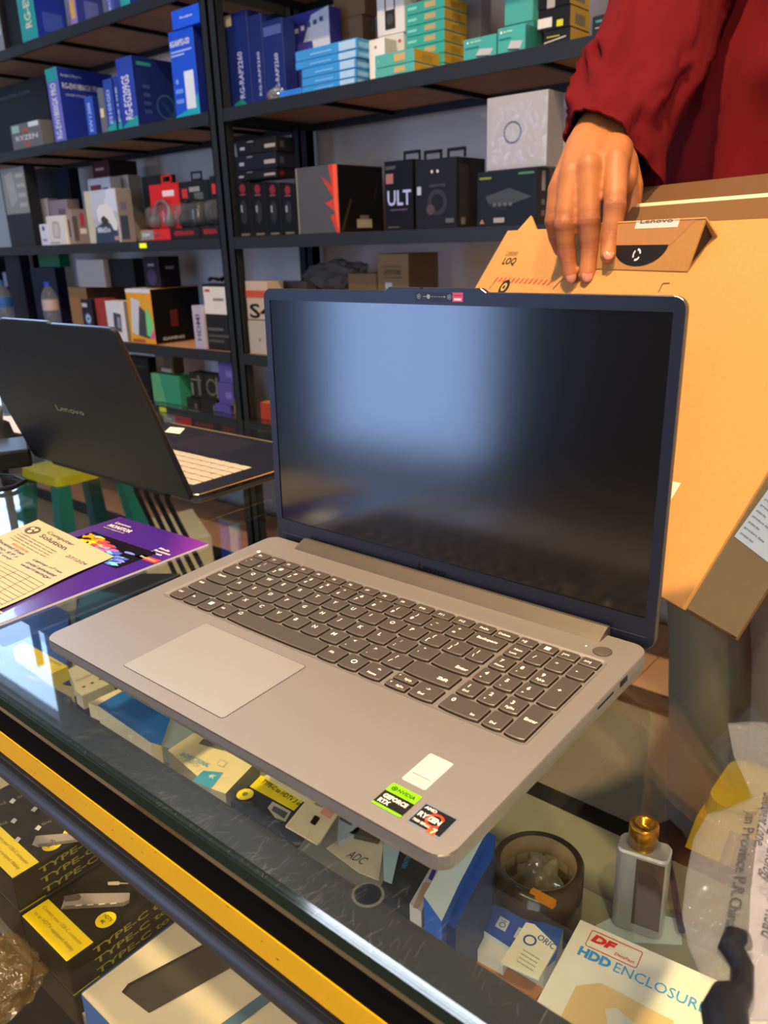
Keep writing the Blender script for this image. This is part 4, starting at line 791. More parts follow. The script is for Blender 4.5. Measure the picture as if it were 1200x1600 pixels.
# ---- fourth shelf, left rack
sb('tower_case_box', S3, -20, 12, 22, 400, '14182c', 'navy upright box at the far left of the fourth shelf', Y=1.70)
sb('tower_case_box', S3, 25, 48, 60, 396, '0f1224', 'dark navy upright box with small pale tag, fourth shelf', F=[('r', -.3, .55, -.05, .75, '8c94b0')], Y=1.66)
r = sb('tower_case_box', S3, 62, 100, 112, 418, '141833', 'dark navy box behind the clear water bottle', Y=1.64)
sb('tower_case_box', r.z1 + .0005, 62, 94, 98, 396, '0c6a4c', 'green box on the dark navy box behind the bottle', Y=1.655, dmax=.15)
def bottle(px, py_top, z, r0, Y, lab, capc, colr):
    x = ony(px, 470, Y).x; zt = solve_axis(py_top, V((x, Y, 0)), 2, 1); h = zt - z
    t = thing('water_bottle', (x, Y, z), lab, 'bottle'); F = Matrix.Translation((x, Y, z))
    MB(F).lathe([(0, 0), (r0 * .9, 0), (r0, h * .03), (r0, h * .2), (r0 * .93, h * .23), (r0, h * .27), (r0, h * .45), (r0 * .93, h * .48), (r0, h * .52), (r0, h * .68), (r0 * .8, h * .8), (r0 * .38, h * .9), (r0 * .36, h * .94)], clear_mat('bottle_plastic', (.8, .85, .88), 1.45, .03, milky=.15), 20).build('body', t)
    MB(F).lathe([(r0 * 1.01, h * .46), (r0 * 1.01, h * .66)], cmat(colr), 20).build('paper_band', t)
    MB(F).lathe([(r0 * .42, h * .92), (r0 * .42, h), (0, h)], cmat(capc), 16).build('cap', t)
bottle(78, 440, S3, .034, 1.55, 'clear plastic water bottle with blue cap on the fourth shelf', '2040c0', 'b8a8a8')
bottle(6, 438, S3, .036, 1.56, 'water bottle with blue wrapper at the left photo edge', '2a5aa8', '2a62b0')
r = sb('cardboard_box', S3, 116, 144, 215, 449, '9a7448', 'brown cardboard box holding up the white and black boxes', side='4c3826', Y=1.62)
sb('speaker_box', r.z1 + .001, 124, 166, 172, 405, 'c5bdb8', 'plain whitish box standing on the brown cardboard box', Y=1.62, dmax=.12)
sb('speaker_box', r.z1 + .001, 174, 212, 218, 404, '16171a', 'plain black box beside the whitish box on brown cardboard', Y=1.64, dmax=.12)
sb('fan_box', S3, 134, 150, 156, 468, '1a1b20', 'black cooling fan box with a colourful round picture', F=[('O', .55, .5, .3, .12, '7a5ac0'), ('O', .55, .5, .2, .1, 'a8e0d0'), ('r', .1, .8, .6, .9, 'c8c4c8')], Y=1.53)
sb('component_box', S3, 156, 172, 178, 467, '9c2f26', 'red box between the fan box and white case box', Y=1.54)
sb('pc_case_box', S3, 172, 200, 212, 471, 'd3d6da', 'white box with picture of a small computer case', side='8a8784', F=[('p', ((.35, .3), (.75, .22), (.8, .68), (.4, .72)), '3c4048'), ('p', ((.55, .35), (.72, .32), (.74, .6), (.58, .62)), '8a94a0')], Y=1.512)
r = sb('pc_case_box', S3, 206, 244, 318, 452, 'e0a020', 'yellow-fronted box with computer case and rainbow fan picture', side='0c0c0e', F=[('r', 0, .93, 1, 1, 'd6dae0'), ('p', ((.08, .2), (.5, .12), (.55, .78), (.2, .85)), 'c8ccd0'), ('p', ((.35, .15), (.8, .1), (.72, .6), (.5, .7)), '3c3e42'), ('p', ((.7, .15), (.95, .15), (.98, .45), (.78, .7), (.72, .5)), '6fd080'), ('p', ((.8, .12), (1, .1), (1, .3)), 'd850a0'), ('r', .1, .03, .6, .08, 'b04a2a')], S=[('r', .35, .3, .5, .6, '5a1c24'), ('t', 'GAMING', .15, .06, .6, .12, 'b0b0b0')], top='c9cdd2', Y=1.510)
sb('webcam_box', r.z1 + .001, 228, 252, 284, 401, '1a1620', 'black and violet box on top of the yellow-fronted one', side='141218', F=[('o', .5, .35, .3, '3c2a5a'), ('r', .3, .7, .7, .78, '8a8a94')], S=[('r', .3, .6, .7, .68, '8a8a94')], Y=1.56)
sb('adapter_box', S3, 306, 322, 326, 478, 'b0a8bc', 'small lilac-grey box leaning in front of black boxes', F=[('u', 'HDMI', .3, .2, .7, .8, '5a5468')], Y=1.508)
r = sb('power_supply_box', S3, 325, 365, 372, 444, '1d1e20', 'black box with large white printed label beside the post', F=[('r', .04, .55, .9, .96, 'd6d4d2'), ('r', .1, .88, .3, .92, 'b04848'), ('r', .4, .75, .8, .79, '7a7a7a'), ('r', .1, .3, .7, .34, '5a5a5a'), ('r', .1, .2, .9, .24, '4a4a4a'), ('r', .1, .12, .7, .16, '4a4a4a')], Y=1.52)
cbz = r.z1; b = MB(); b.tube([V((r.x0 + .03 + .03 * math.cos(a), r.y0 + .04 + .02 * math.sin(a), cbz + .006 + .012 * abs(math.sin(a * 1.5)))) for a in (k * .5 for k in range(16))], .004, BLK, 8); b.build('coiled_cable', label='coiled black cable on top of the labelled black box', cat='cable')
# ---- fourth shelf, right rack
r = sb('shoe_style_box', S3, 392, 425, 450, 440, 'b8a898', 'pinkish box with red band and large black letter S', F=[('r', 0, .78, 1, .88, 'b8503c'), ('t', 'S4', .12, .50, 1.2, .70, '0c0c0c'), ('r', 0, .47, 1, .49, '7a7068'), ('r', 0, 0, 1, .45, 'a8a29a'), ('o', .5, .2, .05, '7a6a4a')], Y=1.52)
crumple('foam_wrap', (r.x1 + .12, 1.72, S3 + .235), .13, .05, .045, M('5a5a58', .8), 'grey crumpled foam wrap behind the pinkish box', 'wrap', 5)
sb('foam_block', S3, 420, 484, 490, 440, '6e6c6a', 'grey block holding the crumpled foam wrap', Y=1.66)
sb('cardboard_box', S3, 549, 592, 597, 427, '84683f', 'small brown cardboard box left of the taller one', F=[('r', .2, .75, .8, .8, '6a5030')], Y=1.60)
sb('cardboard_box', S3, 594, 641, 686, 396, '8c6f45', 'taller brown cardboard box with printed panel and white sticker', side='5e4a30', F=[('r', .18, .78, .8, .79, '5c4628'), ('r', .18, .88, .8, .89, '5c4628'), ('t', 'LAPTOP STAND', .22, .81, .76, .86, '5c4628'), ('r', .26, .68, .48, .74, 'c8ccd0')], top='4a3a26', Y=1.60)
# ---- bottom visible shelf
r = sb('adapter_pack', S4, 248, 290, 300, 588, '2f8a6c', 'green and teal pack standing near the navy laptop lid', F=[('p', ((0, .3), (.5, .45), (.3, 1), (0, 1)), '58a070'), ('p', ((0, .2), (.3, .3), (0, .6)), '5a58a0'), ('r', .0, .0, 1, .28, '2a9c80'), ('p', ((.2, .3), (.5, .38), (.75, .3), (.5, .26)), '70c8c8')], Y=1.54, dmax=.1)
sb('adapter_pack', r.z1 + .001, 245, 272, 280, 556, '4a3c2a', 'brown patterned pack on top of the green pack', F=[('r', .3, .1, .9, .3, 'a09a8a'), ('r', .1, .4, .5, .9, '6a5436')], Y=1.55, dmax=.1)
sb('adapter_pack', S4, 205, 243, 250, 560, '12130f', 'dark box behind the green pack', Y=1.66, F=[('r', .2, .85, .9, .88, '3c4028'), ('r', .2, .5, .9, .53, '3c4028')])
zz = S4
for k in range(2):
    r = sb('memory_pack', zz, 299, 320, 324, [624, 584][k], '1b1c1a', ['lower', 'upper'][k] + ' black pack with pale grid print, left column', F=[('r', .1, .7, .9, .76, '6a6c64'), ('r', .1, .1, .25, .6, '6a6c64'), ('r', .6, .1, .8, .9, '54564e')], Y=1.52, dmax=.1)
    r = sb('memory_pack', zz, 321, 345, 350, [626, 587][k], '1e1f1c', ['lower', 'upper'][k] + ' black pack with pale grid print, right column', F=[('O', .5, .5, .35, .08, '5c5e54'), ('r', .8, .1, .9, .9, '6a6c64')], Y=1.52, dmax=.1); zz = r.z1 + .001
zz = S4
for k in range(3):
    r = sb('ink_box', zz, 343, 366, 370, [634, 600, 568][k], '4c4698', ['lowest', 'middle', 'topmost'][k] + ' of three violet boxes stacked beside the post', F=[('r', .5, .3, .9, .6, '6c66b4')], Y=1.508, dmax=.1); zz = r.z1 + .001
sb('ink_box', S4, 372, 376, 378, 625, '6a6038', 'narrow gold and black box right of the violet stack', Y=1.508, dmax=.1)
sb('game_box', S4, 413, 430, 436, 631, 'a8402c', 'orange-red box standing alone on the lowest shelf', Y=1.54, top='c88a50')
# ================================================================== GOODS INSIDE THE COUNTER
SHZ = ZS + .0005
def flat(name, pts, zt, col, lab, cat='box', h=.025, side=None, zb=None, dec=None, group=None):
    """box lying in the case: its top outline, traced at height zt"""
    P = [onz(x, y, zt) for x, y in pts]; b = MB(); zb = SHZ if zb is None else zb
    b.prism([(p.x, p.y) for p in P], max(zb, zt - h), zt, cmat(side or col), cap=cmat(col))
    if dec: dec(b, P, zt + .0005)
    return b.build(name, label=lab, cat=cat, group=group)
def qz(b, pts, z, col): b.quad([onz(x, y, z) for x, y in pts], cmat(col))
def tz(b, s_, x0, y0, x1, y1, z, h, col, bold=.015, shear=0):
    A, B_ = onz(x0, y0, z), onz(x1, y1, z); X = (B_ - A); b.text(s_, A, X, V((-X.y, X.x, 0)), cmat(col), h=h, w=X.length, bold=bold, shear=shear)
# hard-drive enclosure box
HZ = -.262; P0 = onz(907, 1437, HZ); P1 = onz(1060, 1505, HZ); ex = (P1 - P0).normalized(); ey = V((ex.y, -ex.x, 0)); hw_, hl_ = .150, .098
b = MB(); o2 = P0; pts = [(o2 + ey * hl_), (o2 + ey * hl_ + ex * hw_), (o2 + ex * hw_), o2]
b.prism([(p.x, p.y) for p in pts], HZ - .03, HZ, M('e4dfcc', .45)); zq = V((0, 0, .0006)); up = -ey
def hd(u, v): return P0 + ex * u + ey * v + zq
rf = [(p[0], p[1]) for p in rrect(.012, .054, -.023, -.005, .002, 4)]
o1 = [hd(x, -y) for x, y in rf]; i1 = [hd(x, -y) for x, y in rrect(.0127, .0533, -.0223, -.0057, .0015, 4)]
b.add(o1 + i1, frame_faces(o1, i1), M('c83038')); 
b.text('DF', hd(.0145, .0165), ex, up, M('d82a34'), h=.0085, w=.020, bold=.06, shear=.2).text('DataFast', hd(.035, .0195), ex, up, M('c83038'), h=.0030, w=.016, bold=.01, shear=.2)
b.text('HDD', hd(.010, .0345), ex, up, M('1f8fd8'), h=.0095, w=.026, bold=.05).text('ENCLOSURE', hd(.039, .0345), ex, up, M('2f9bd8'), h=.0095, w=.069, bold=0)
b.quad([hd(.02, .062), hd(.035, .050), hd(.09, .052), hd(.10, .097), hd(.02, .097)], M('d8b878'))
zq = V((0, 0, .0010)); b.quad([hd(.045, .070), hd(.052, .064), hd(.10, .080), hd(.088, .097), hd(.06, .097)], M('d0ccc0'))
b.build('drive_enclosure_box', label='cream hard drive enclosure box with red and blue lettering in the case', cat='box')
# small white folded card with logo
def dOr(b, P, z):
    tz(b, 'ORIC', 838, 1466, 864, 1484, z, .006, '2a4a90', .01); q = onz(828, 1469, z); b.ring(q, (1, 0, 0), (0, 1, 0), .0055, .0016, cmat('2a4a90'))
    for k in range(4): tz(b, 'technical data lines', 816 - 3 * k, 1484 + 6 * k, 842 - 3 * k, 1500 + 6 * k, z, .0016, '6a6a60')
flat('instruction_card', [(783, 1502), (822, 1441), (835, 1444), (870, 1478), (842, 1528)], -.262, 'e2dcc0', 'cream card with blue round logo beside the hard drive enclosure box', 'card', .003, zb=-.29, dec=dOr)
def dBl(b, P, z):
    for k in range(3):
        x, y = 742 + 29 * k, 1420 + 17 * k
        qz(b, [(x + 2, y + 10), (x + 11, y - 6), (x + 26, y + 3), (x + 18, y + 19)], z, 'c9d2dc'); q = onz(x + 14, y + 8, z + .0004); b.ring(q, (1, 0, 0), (0, 1, 0), .0028, .0008, cmat('3a4a60')); tz(b, 'USB', x + 12, y + 1, x + 20, y + 5, z + .0004, .0016, '3a4a60')
flat('cable_box', [(722, 1432), (740, 1402), (880, 1452), (868, 1500), (850, 1515)], -.275, '1f4fb0', 'blue box with three small white icon squares near the tape roll', h=.03, side='c8ccc8', dec=dBl)
flat('cable_box', [(715, 1466), (722, 1434), (800, 1482), (786, 1505)], -.282, 'd4cfc4', 'white strip-like box in front of the blue icon box', h=.02)
flat('case_lining', [(735, 1480), (850, 1545), (838, 1560), (720, 1490)], -.295, 'b87a3c', 'orange-brown card strip along the front of the shelf', 'card strip', .004)
# tall blue and white box leaning
def tallbox(name, base, zb, zt, col, side, lab, dec=None):
    P = [onz(x, y, zt) for x, y in base]; b = MB(); b.prism([(p.x, p.y) for p in P], zb, zt, cmat(side), cap=cmat(col))
    if dec: dec(b, P, zt + .0005)
    return b.build(name, label=lab, cat='box')
tallbox('upright_box', [(662, 1400), (700, 1333), (742, 1296), (760, 1300), (718, 1380), (690, 1440)], SHZ, -.20, 'cfe0e4', '1d5cb4', 'tall white and blue box under the near right corner of the laptop')
tallbox('upright_box', [(690, 1440), (718, 1380), (762, 1300), (774, 1306), (770, 1340), (735, 1400), (712, 1452)], SHZ, -.212, '1a58b8', '1c2f5a', 'deep blue upright box leaning against the tall white one')
def dSl(b, P, z): qz(b, [(669, 1373), (679, 1350), (685, 1352), (675, 1376)], z, '33307c'); qz(b, [(660, 1382), (664, 1378), (678, 1380), (652, 1420), (645, 1418)], z, 'a88a70')
flat('hub_box', [(640, 1412), (676, 1350), (690, 1352), (658, 1425)], -.215, 'b8b4b0', 'silver box with a short violet bar under the laptop corner', h=.02, dec=dSl, zb=-.235)
def dDk(b, P, z): tz(b, 'VENTION', 634, 1358, 645, 1332, z, .0045, '4a8ab0')
flat('hub_box', [(588, 1400), (628, 1312), (676, 1345), (640, 1418), (600, 1412)], -.235, '2a2e30', 'dark box with small light blue lettering under the laptop corner', h=.02, dec=dDk)
flat('thin_slip', [(600, 1375), (598, 1310), (627, 1316), (612, 1380)], -.232, '9ab4bc', 'light blue slip imitating a glass reflection beside the dark box', 'paper', .001, zb=-.2345)  # reflection in the top glass, painted as a light blue slip
def dAd(b, P, z): tz(b, 'ADC', 540, 1338, 566, 1352, z, .010, '2c2c30', 0, .2)
flat('thin_slip', [(510, 1325), (545, 1300), (600, 1312), (592, 1375), (560, 1362)], -.255, 'cbbfa4', 'cream paper with three handwritten letters on it', 'paper', .001, zb=-.256, dec=dAd)
flat('small_box', [(545, 1302), (562, 1290), (598, 1300), (590, 1312)], -.25, '4a443c', 'small dark brown box behind the cream paper', h=.02)
def dWh(b, P, z): qz(b, [(530, 1280), (534, 1270), (553, 1276), (549, 1290)], z, '4a5a70')
flat('small_box', [(527, 1312), (530, 1262), (566, 1286), (560, 1300), (530, 1315)], -.250, 'a8b0b8', 'pale grey box with a dark mark behind the cream paper', h=.02, dec=dWh)
def dTy(b, P, z):
    qz(b, [(390, 1229), (408, 1211), (474, 1252), (459, 1267)], z, 'e6cf10'); tz(b, 'TYPE-C to HDTV 3 in 1', 407, 1222, 470, 1262, z + .0003, .0062, '3a3a20', .02)
    q = onz(383, 1241, z); b.disc(q, (1, 0, 0), (0, 1, 0), .0085, cmat('e6d020')); b.disc(q + V((0, 0, .0003)), (1, 0, 0), (0, 1, 0), .003, cmat('7a7420'))
    qz(b, [(418, 1262), (426, 1252), (455, 1268), (446, 1284), (430, 1278)], z, 'b0a890'); qz(b, [(424, 1266), (428, 1259), (450, 1270), (444, 1279)], z + .0003, '3c3c38')
flat('adapter_box', [(360, 1252), (408, 1211), (476, 1254), (440, 1300)], -.232, '20221f', 'black adapter box with a yellow band, seen through the glass top', h=.04, dec=dTy)
def dCr(b, P, z):
    qz(b, [(500, 1270), (510, 1256), (527, 1266), (515, 1280)], z, 'c88878'); tz(b, 'made in', 490, 1256, 502, 1262, z, .004, '4a4438'); qz(b, [(484, 1285), (492, 1273), (500, 1278), (492, 1290)], z, '54503f')
    o_ = [onz(x, y, z) for x, y in [(470, 1282), (478, 1262), (488, 1270), (500, 1275), (495, 1290), (478, 1290)]]; b.quad(o_, cmat('cfc29c'))
flat('product_card', [(446, 1290), (484, 1243), (530, 1268), (500, 1315), (495, 1318)], -.228, 'd3c5a0', 'cream product card with a red square beside the yellow-banded box', 'card', .002, zb=-.231, dec=dCr)
flat('product_card', [(412, 1213), (425, 1207), (492, 1243), (478, 1254)], -.231, 'd8cda8', 'plain cream card edge behind the yellow-banded box', 'card', .002, zb=-.234)
def dBi(b, P, z):
    tz(b, 'BI-DIRECTIONAL', 280, 1180, 324, 1199, z, .0065, '4a9ab8', .01); tz(b, 'SWITCH', 286, 1189, 308, 1199, z, .0045, '8aa0a0', 0)
    qz(b, [(310, 1162), (322, 1150), (356, 1166), (350, 1173)], z, '6a6a66'); qz(b, [(338, 1194), (345, 1186), (356, 1191), (349, 1200)], z, 'b8b090'); qz(b, [(340, 1194), (345.5, 1188), (353, 1191.5), (348, 1198)], z + .0003, 'd9cca0')
    qz(b, [(318, 1204), (349, 1207), (330, 1232), (300, 1220)], z, '3a98b8'); tz(b, '4K', 324, 1214, 333, 1217, z + .0003, .006, 'd8e8e8', .03)
flat('switch_box', [(262, 1172), (308, 1142), (404, 1186), (352, 1240), (330, 1232)], -.235, 'd9cb9c', 'cream splitter box with light blue lettering, seen through the glass top', h=.035, side='a8a282', dec=dBi)
flat('blister_pack', [(250, 1165), (262, 1110), (302, 1126), (310, 1142), (268, 1170)], -.24, '8fa0a4', 'grey clear plastic pack between blue box and cream splitter box', 'pack', .02)
flat('drive_box', [(152, 1102), (194, 1078), (270, 1112), (252, 1165), (235, 1160)], -.236, '1d62ac', 'bright blue box under the laptop front edge', h=.03, side='d2c7a4')
flat('drive_box', [(138, 1098), (190, 1074), (199, 1078), (152, 1104)], -.240, 'd6caa0', 'cream box end beside the bright blue box', h=.02)
def dDt(b, P, z):
    for k in range(3): q = onz(131 + 13 * k, 1073 - 6 * k, z); b.quad([q + V((.002, -.002, 0)), q + V((.002, .002, 0)), q + V((-.002, .002, 0)), q + V((-.002, -.002, 0))], cmat('403c34'))
    qz(b, [(118, 1063), (150, 1049), (151, 1051), (119, 1065)], z, '9a9a8c')
flat('hub_box', [(106, 1046), (122, 1038), (178, 1066), (128, 1087), (117, 1078), (116, 1070)], -.245, 'b5af98', 'pale box with three dark dots near the laptop front left', h=.02, dec=dDt)
flat('hub_box', [(116, 1088), (180, 1066), (206, 1078), (140, 1100)], -.262, '24272a', 'black flat box beside the three-dotted one', h=.03)
def dYe(b, P, z): tz(b, 'CONVERTER', 72, 1030, 94, 1041, z, .004, '6a5a14', 0)
flat('label_box', [(20, 1012), (38, 1003), (106, 1041), (80, 1053)], -.240, 'c9b41c', 'yellow-topped box at the left under the glass', h=.02, dec=dYe)
flat('label_box', [(-20, 955), (60, 930), (108, 958), (104, 1040), (20, 1020), (-40, 990)], -.275, '123a8a', 'dark blue flat box under the yellow-topped one', h=.03)
flat('label_box', [(-60, 1150), (-30, 1060), (60, 1062), (112, 1090), (98, 1135)], -.285, '3a3c3e', 'dark grey flat box at the far left behind the front frame', h=.02)
flat('dark_bag', [(120, 915), (200, 896), (282, 896), (240, 938), (160, 975), (118, 975)], -.277, '14161a', 'dark bag seen through the glass left of the laptop', 'bag', .026)
flat('teal_folder', [(116, 962), (130, 920), (230, 935), (190, 990)], -.262, '1c4a62', 'dark teal folder between dark bag and laptop', 'folder', .01)
flat('cream_carton', [(160, 905), (205, 893), (256, 905), (280, 965), (240, 985)], -.30, 'c9bd96', 'cream carton end left of the keyboard under the glass', h=.01)
# tape roll
tcn = onz(838, 1432, SHZ); tr_ = .040
ta = thing('tape_roll', tcn, 'brown roll of packing tape standing on the beige shelf in the case', 'tape roll')
TF = Matrix.Translation(tcn)
TB = M('3a2f22', .25, nz=.1, scale=120, coat=.4)
MB(TF).lathe([(tr_ * .84, .0), (tr_, 0), (tr_, .062), (tr_ * .84, .062)], TB, 40).build('tape_band', ta)
b = MB(TF); b.lathe([(tr_ * .84, .062), (tr_ * .82, .062), (tr_ * .82, 0), (tr_ * .84, 0)], M('8a7350', .6), 40)
for k in range(9):
    a0 = math.radians(40 + 24 * k); R0 = tr_ * .815
    b.quad([(R0 * math.cos(a0), R0 * math.sin(a0), .034), (R0 * math.cos(a0 + .34), R0 * math.sin(a0 + .34), .034), (R0 * math.cos(a0 + .34), R0 * math.sin(a0 + .34), .044), (R0 * math.cos(a0), R0 * math.sin(a0), .044)], M('b8a888', .6))
b.build('core', ta)
crumple('wrapper', (tcn.x, tcn.y, SHZ + .03), .022, .022, .028, clear_mat('wrapper_film', (.9, .88, .8), 1.5, .08, milky=.25, milkcol=(.9, .85, .7)), 'crumpled clear wrapper stuffed inside the tape roll', 'wrapper', 9)
b = MB(TF); b.box(.012, .034, -.036, -.030, .058, .0635, M('c07a20', .5)).build('tape_end', ta, label='loose orange tape end')
# silver box mod
vc = onz(996, 1446, SHZ)
vp = thing('vaporizer', vc, 'silver pocket vaporizer with brass top standing on the shelf in the case', 'vaporizer')
VF = Matrix.Translation(vc) @ Matrix.Rotation(math.radians(12), 4, 'Z'); SIL = M('b9bec3', .3, .5)
b = MB(VF); lo = lambda z, o: [(p[0], p[1], z) for p in rrect(-.022, .022, -.011, .015, .007, 5, o)]
b.loft([lo(0, -.002), lo(.002, 0), lo(.084, 0), lo(.086, -.0015)], SIL).build('body', vp)
b = MB(VF); b.box(-.004, .0195, -.0118, -.0108, .012, .082, M('4a3f3a', .15, coat=1)).build('screen_panel', vp, label='dark brown glossy panel')
BRS = M('b8832c', .25, .8)
b = MB(VF @ Matrix.Translation((-.002, .002, .086))); b.lathe([(.010, 0), (.010, .004), (.0125, .005), (.0125, .022), (.0115, .024), (.007, .024), (.006, .018), (0, .018)], BRS, 28).build('tank', vp, label='brass coloured tank')
flat('reflection_sheet', [(930, 1446), (985, 1420), (1062, 1436), (1066, 1476), (955, 1470)], -.3085, 'b8c9cc', 'pale blue sheet imitating a glass reflection under the vaporizer', 'paper', .001)  # pale blue colour stands for a reflection in the top glass
b = MB(); b.tube([onz(1040, 1320, -.29), onz(1052, 1380, -.29), onz(1062, 1440, -.3), onz(1066, 1455, -.3)], .003, M('20243a', .4)); b.build('charging_cable', label='dark blue cable beside the vaporizer', cat='cable')
b = MB(); b.tube([onz(779, 1342, -.30), onz(784, 1337, -.297), onz(792, 1337, -.30), onz(796, 1342, -.305)], .0015, BLK); b.build('cable_loop', label='small black cable loop behind the tape roll', cat='cable')
# black adapter boxes seen through the front glass
def adapter(px, py, zt, lab, n=1, w=.074, L=.165, h=.036, rot=0, hub=None, group=None, extra=()):
    O = onz(px, py, zt); O.y = max(O.y, -.034); F = Matrix.Translation((O.x, O.y, zt - h)) @ Matrix.Rotation(math.radians(rot), 4, 'Z')
    b = MB(F); BK = M('101110', .5); YW = M('e3c80c', .35); GD = M('8f8438', .4); b.box(0, w, 0, L, .0004, h - .0004, BK, .001, seg=1)
    b.quad([(.0005, .0005, h + .0001), (w - .0005, .0005, h + .0001), (w - .0005, .024, h + .0001), (.0005, .024, h + .0001)], YW)
    b.text('Connect your USB-C computer', (w - .068, .0145, h + .0003), X_, Y_, M('6a5c10'), h=.0042, w=.062, bold=0).text('to an HDTV-equipped display', (w - .068, .0070, h + .0003), X_, Y_, M('6a5c10'), h=.0042, w=.062, bold=0)
    for k, t in enumerate(('ULTRA', '4K')):
        c = (w - .012, .042 + .02 * k, h + .0002) if n > 1 else (w - .013, .043, h + .0002)
        if n == 1 and k: break
        b.disc(c, X_, Y_, .0085, YW); b.text('HDTV', (c[0], c[1] + .0005, h + .0004), X_, Y_, M('3a3410'), h=.0035, w=.011, al='c').text('4K', (c[0], c[1] - .0045, h + .0004), X_, Y_, M('3a3410'), h=.0035, w=.005, al='c')
    b.F = Matrix()
    for i_, (pts, c_) in enumerate(hub or ()): b.quad([onz(x_, y_, zt + .0003 + .0002 * i_) for x_, y_ in pts], M(c_, .4))
    for t_, a_, b_, c_, d_ in extra: tz(b, t_, a_, b_, c_, d_, zt + .0004, .005, '7a7a60', 0)
    b.F = F
    for k in range(3): b.text('TYPE-C to HDTV', (w + .0003, .022, h - .0115 - .0108 * k), (0, 1, 0), (0, 0, 1), GD, h=.0062, w=L - .045, bold=.02)
    return b.build('adapter_box', label=lab, cat='box', group=group)
ZT1 = -.252
o = adapter(32, 1432, ZT1, 'black adapter box with yellow end band, topmost at the front, hub picture facing up', hub=[([(95, 1421), (102, 1400), (126, 1396), (203, 1395), (202, 1411), (192, 1416)], '8f8682'), ([(102, 1415), (193, 1410), (203, 1405), (202, 1411), (192, 1416), (95, 1421)], '5e5754'), ([(100, 1400), (124, 1397), (127, 1402), (122, 1407), (101, 1409)], '57504c')] + [([(118 + 18 * k, 1416 - k), (128 + 18 * k, 1415 - k), (128 + 18 * k, 1413 - k), (118 + 18 * k, 1414 - k)], 'c8c0bc') for k in range(4)] + [([(168, 1378), (186, 1377), (188, 1380), (186, 1383), (169, 1383)], 'a89e98'), ([(186, 1379), (205, 1380), (205, 1381), (186, 1381)], 'a89e98')])
O_ = onz(32, 1432, ZT1); x0, y0 = O_.x, max(O_.y, -.034)
def stackbox(x0, y0, zt, lab, rot=0, **k):
    O = V((x0, y0, zt)); p = pxof(O); return adapter(p[0], p[1], zt, lab, rot=rot, **k)
def pxof(P): q = V((cx.dot(P - CAM), cy.dot(P - CAM), cz.dot(P - CAM))); return 600 + F_PX * q.x / q.z, 800 + F_PX * q.y / q.z
stackbox(x0, y0, ZT1 - .0365, 'black adapter box directly under the topmost front one')
PB_ = ony(39, 1393, -.0335); zB = PB_.z; WB = min(.15, x0 - .004 - (PB_.x - .15)); xB = PB_.x - WB
if PB_.x > x0 - .003: xB -= PB_.x - x0 + .003
stackbox(xB, -.0335, zB, 'black adapter box with two yellow dots, topmost of the left pile', n=2, w=WB, hub=[([(50, 1320), (56, 1306), (118, 1301), (140, 1303), (138, 1312), (60, 1324)], '8a817c'), ([(58, 1319), (138, 1309), (138, 1313), (60, 1324)], '5a5350')] + [([(x_ - 5, y_ + 2), (x_ + 1, y_ - 4), (x_ + 6, y_ - 1), (x_ + 1, y_ + 5)], 'b4b6b4') for x_, y_ in ((13, 1218), (19, 1251), (53, 1264), (21, 1282), (59, 1293), (27, 1311))], extra=[('Gray', 61, 1262, 78, 1254), ('Gray', 29, 1249, 44, 1242), ('Gray', 67, 1291, 82, 1284), ('Black', -10, 1262, 11, 1255), ('Black', -8, 1293, 13, 1286)])
stackbox(xB, -.0335, zB - .0365, 'black adapter box under the two-dotted one in the left pile', n=1, w=WB)
# big black colour-choice box behind
# white hub box at the bottom
wx, wy, wz = x0 + .085, y0 + .002, -.278
b = MB(Matrix.Translation((wx, wy, 0)) @ Matrix.Rotation(0, 4, 'Z'))
b.box(0, .20, 0, .125, SHZ, wz, M('c9bfa6', .45), .001, seg=1); e = wz + .0005
b.quad([(.0005, -.0003, SHZ), (.2, -.0003, SHZ), (.2, -.0003, wz), (.0005, -.0003, wz)], M('1f6ab8')).quad([(-.0003, .0005, SHZ), (-.0003, .125, SHZ), (-.0003, .125, wz), (-.0003, .0005, wz)], M('1f6ab8'))
b.F = Matrix()
b.quad([onz(*q, e) for q in [(190, 1550), (200, 1537), (320, 1474), (400, 1470), (410, 1485), (233, 1583)]], M('3e3833', .35)).quad([onz(*q, e + .0003) for q in [(190, 1550), (200, 1537), (320, 1474), (322, 1478), (203, 1541), (196, 1553)]], M('24211e', .35))
b.quad([onz(*q, e) for q in [(330, 1610), (345, 1600), (420, 1545), (440, 1552), (360, 1612)]], M('3f5f78'))
b.build('hub_carton', label='cream and blue box with dark docking hub picture at the bottom of the photo', cat='box')
pb_ = onz(-35, 1545, -.29); crumple('loose_bag', (pb_.x, pb_.y, SHZ + .02), .045, .05, .016, clear_mat('bag_film', (.9, .85, .7), 1.5, .08, milky=.35, milkcol=(.22, .16, .08), crinkle=40), 'crumpled clear yellowish plastic bag beside the adapter boxes', 'bag', 11)
flat('pale_floor_block', [(215, 815), (300, 795), (330, 838), (225, 858)], ZF + .20, 'cfc7a8', 'cream block added on the floor behind the counter for a pale patch', h=.19, zb=ZF + .001)  # added block, gives a pale patch on the darker floor
